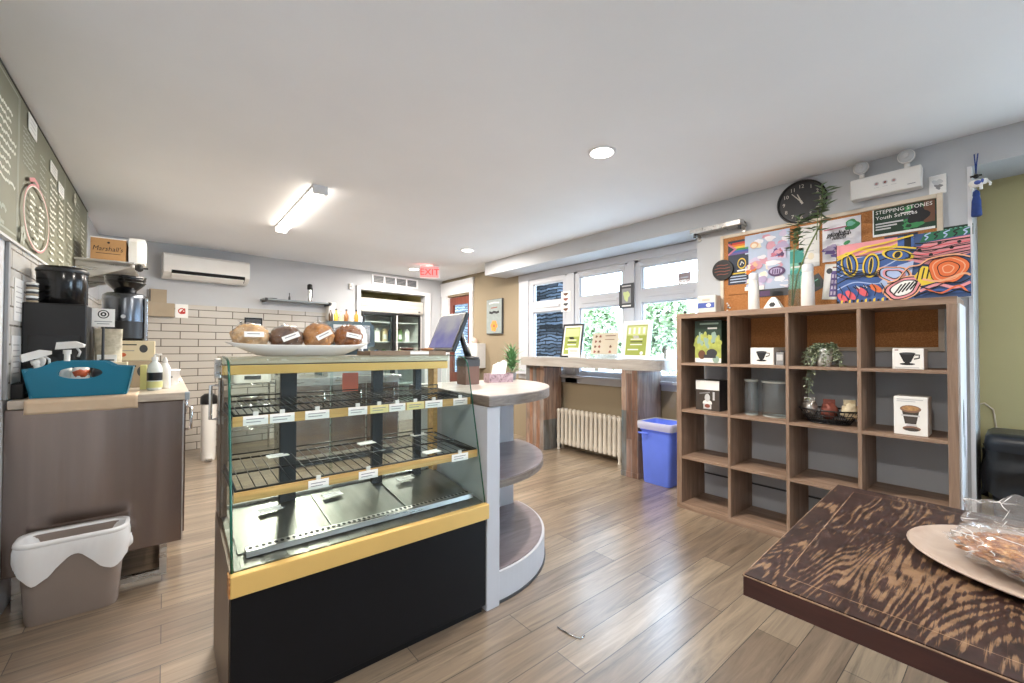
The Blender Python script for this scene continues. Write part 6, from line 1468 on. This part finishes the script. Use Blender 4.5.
def tree(x, y, z0, trunk, blobs, n, size, label, seed):
    r = random.Random(seed); t = thing('tree', label, 'tree', (x, y, z0), 0, 'trees outside the windows')
    mb = MB(); mb.tube([(0, 0, 0), (.03, .02, trunk * .5), (0, .05, trunk)], [.09, .07, .05], m_bark, 10)
    for b in blobs: mb.tube([(0, .05, trunk * .8), (b[0] * .7, b[1] * .7, b[2])], [.04, .015], m_bark, 6)
    mb.build('trunk', t); mb = MB()
    tot = sum(b[3] ** 2 for b in blobs)
    for b in blobs:
        for i in range(int(n * b[3] ** 2 / tot)):
            d = Vector((r.gauss(0, 1), r.gauss(0, 1), r.gauss(0, 1))).normalized() * b[3] * r.uniform(.72, 1.04)
            p = (b[0] + d.x, b[1] + d.y, b[2] + d.z * .9)
            mb.leaf(p, (r.gauss(0, 1), r.gauss(0, 1), r.gauss(0, .7)), size * r.uniform(.7, 1.3), size * .6, m_leafA if r.random() < .6 else m_leafB, .4)
    mb.build('crown', t)
tree(10.2, 8.35, -.15, 1.3, [(0, 0, 2.0, .62), (-.3, -.35, 1.6, .55), (.1, .45, 1.65, .55), (0, -.1, 2.4, .42), (.2, -.5, 1.2, .45), (0, .5, 1.15, .42)], 6000, .19, 'round green tree seen through the middle window', 1)
tree(12.0, 7.1, -.15, 1.5, [(0, 0, 2.3, .75), (-.2, -.5, 1.9, .6), (.1, .6, 1.9, .6), (0, .5, 1.5, .4)], 6000, .2, 'pale green tree seen through the right window', 2)
mb = MB(); mb.box(XO + .15, 4.5, 4.0, 8.5, 2.5, 2.6, m_trim); struct(mb, 'roof_eave')  # unseen slab added to shade the slate wall
t = thing('hedge', 'low green hedge with yellow flowers outside the right window', 'hedge', (8.0, 4.55, -.15)); r = random.Random(9)
mb = MB()
for i in range(1500):
    p = (r.uniform(-.3, .3), r.uniform(-.9, .9), r.uniform(.1, .95)); mb.leaf(p, (r.gauss(0, 1), r.gauss(0, 1), r.gauss(0, 1)), .1, .06, m_leafB if r.random() < .6 else m_leafA, .4)
mb.build('leaves', t); mb = MB(); m_yf = plain('yellow_flower', '#e0cc50', .6)
for i in range(40): mb.ball((r.uniform(-.34, -.2), r.uniform(-.9, .9), r.uniform(.5, .98)), .03, m_yf, 8, 5)
mb.build('flowers', t); mb = MB()
for y in (-.6, 0, .6): mb.cyl((0, y, 0), .03, .5, m_bark, 8)
mb.build('stems', t)
t = thing('parked_car', 'blue parked car beyond the right window', 'car', (15.2, 7.9, -.15), .5)
m_car = plain('car_blue', '#5870a8', .3, .2); m_carg = plain('car_glass', '#2c3440', .1)
mb = MB(); side = [(-2.1, .3), (2.1, .3), (2.15, .65), (1.9, .85), (1.0, .95), (.5, 1.4), (-1.1, 1.42), (-1.8, .98), (-2.15, .9)]
mb.prism(side, -.8, .8, 'y', m_car); mb.build('body', t, bevel=.05)
mb = MB(); mb.prism([(.85, .97), (.42, 1.34), (-1.0, 1.36), (-1.55, 1.0)], -.81, .81, 'y', m_carg); mb.build('windows', t)
for x in (-1.3, 1.3):
    for y in (-.72, .72):
        mb = MB(); mb.lathe([(.3, -.1), (.32, -.07), (.32, .07), (.3, .1)], (x, y, .32), m_black, 24, 'y'); mb.lathe([(.17, -.11), (.17, .11)], (x, y, .32), m_lgrey, 16, 'y'); mb.build('wheel', t)
# ---------------------------------------------------------------- world, lamps, camera
w = bpy.data.worlds.new('sky'); SC.world = w; w.use_nodes = True
bg = w.node_tree.nodes['Background']; bg.inputs[0].default_value = (.6, .8, 1.0, 1); bg.inputs[1].default_value = SKY
sl_ = bpy.data.lights.new('sunlight', 'SUN'); sl_.energy = SUN; sl_.angle = .02; sl_.color = (1, .96, .9)
so = bpy.data.objects.new('sunlight', sl_); COL.objects.link(so); so.rotation_euler = Vector((-.62, -.25, .74)).to_track_quat('Z', 'Y').to_euler()
for x, y, lb in ((2.2, -.9, 'added unseen ceiling light behind the worn table'), (.15, .2, 'added unseen ceiling light above the viewer')):  # lamps added out of view to brighten floor, ceiling and table
    t = thing('recessed_ceiling_light', lb, 'ceiling light', (x, y, ZC), group='recessed ceiling lights')
    mb = MB(); mb.lathe([(.068, -.001), (.084, -.001), (.084, -.006), (.078, -.010), (.068, -.007)], (0, 0, 0), m_white, 32, cap=False); mb.build('trim_ring', t)
    mb = MB(); mb.lathe([(.068, -.003), (.068, -.008)], (0, 0, 0), m_lamp, 32); mb.build('diffuser', t)
    area('recessed_lamp', (x, y, ZC - .014), .13, .13, POT * (.35 if x > 1 else .75))
cam = bpy.data.cameras.new('camera'); co = bpy.data.objects.new('camera', cam); COL.objects.link(co)
yaw, pitch, roll = [math.radians(a) for a in (39.37, .92, .158)]
F = Vector((math.sin(yaw) * math.cos(pitch), math.cos(yaw) * math.cos(pitch), math.sin(pitch))); R = Vector((math.cos(yaw), -math.sin(yaw), 0)); U = R.cross(F)
R2 = R * math.cos(roll) + U * math.sin(roll); U2 = U * math.cos(roll) - R * math.sin(roll)
m3 = Matrix((R2, U2, -F)).transposed(); co.matrix_world = Matrix.Translation((0, 0, 1.207)) @ m3.to_4x4()
cam.sensor_width = 36; cam.lens = 422.3 / 1024 * 36; cam.clip_start = .05; cam.clip_end = 200
SC.camera = co
vs = SC.view_settings; SC.display_settings.display_device = 'sRGB'; vs.view_transform = 'Standard'; vs.look = 'None'; vs.gamma = 1.0; vs.use_curve_mapping = False; vs.exposure = EXPO
SC.cycles.use_denoising = True; SC.cycles.max_bounces = 10; SC.cycles.transparent_max_bounces = 24; SC.cycles.sample_clamp_indirect = 6.0
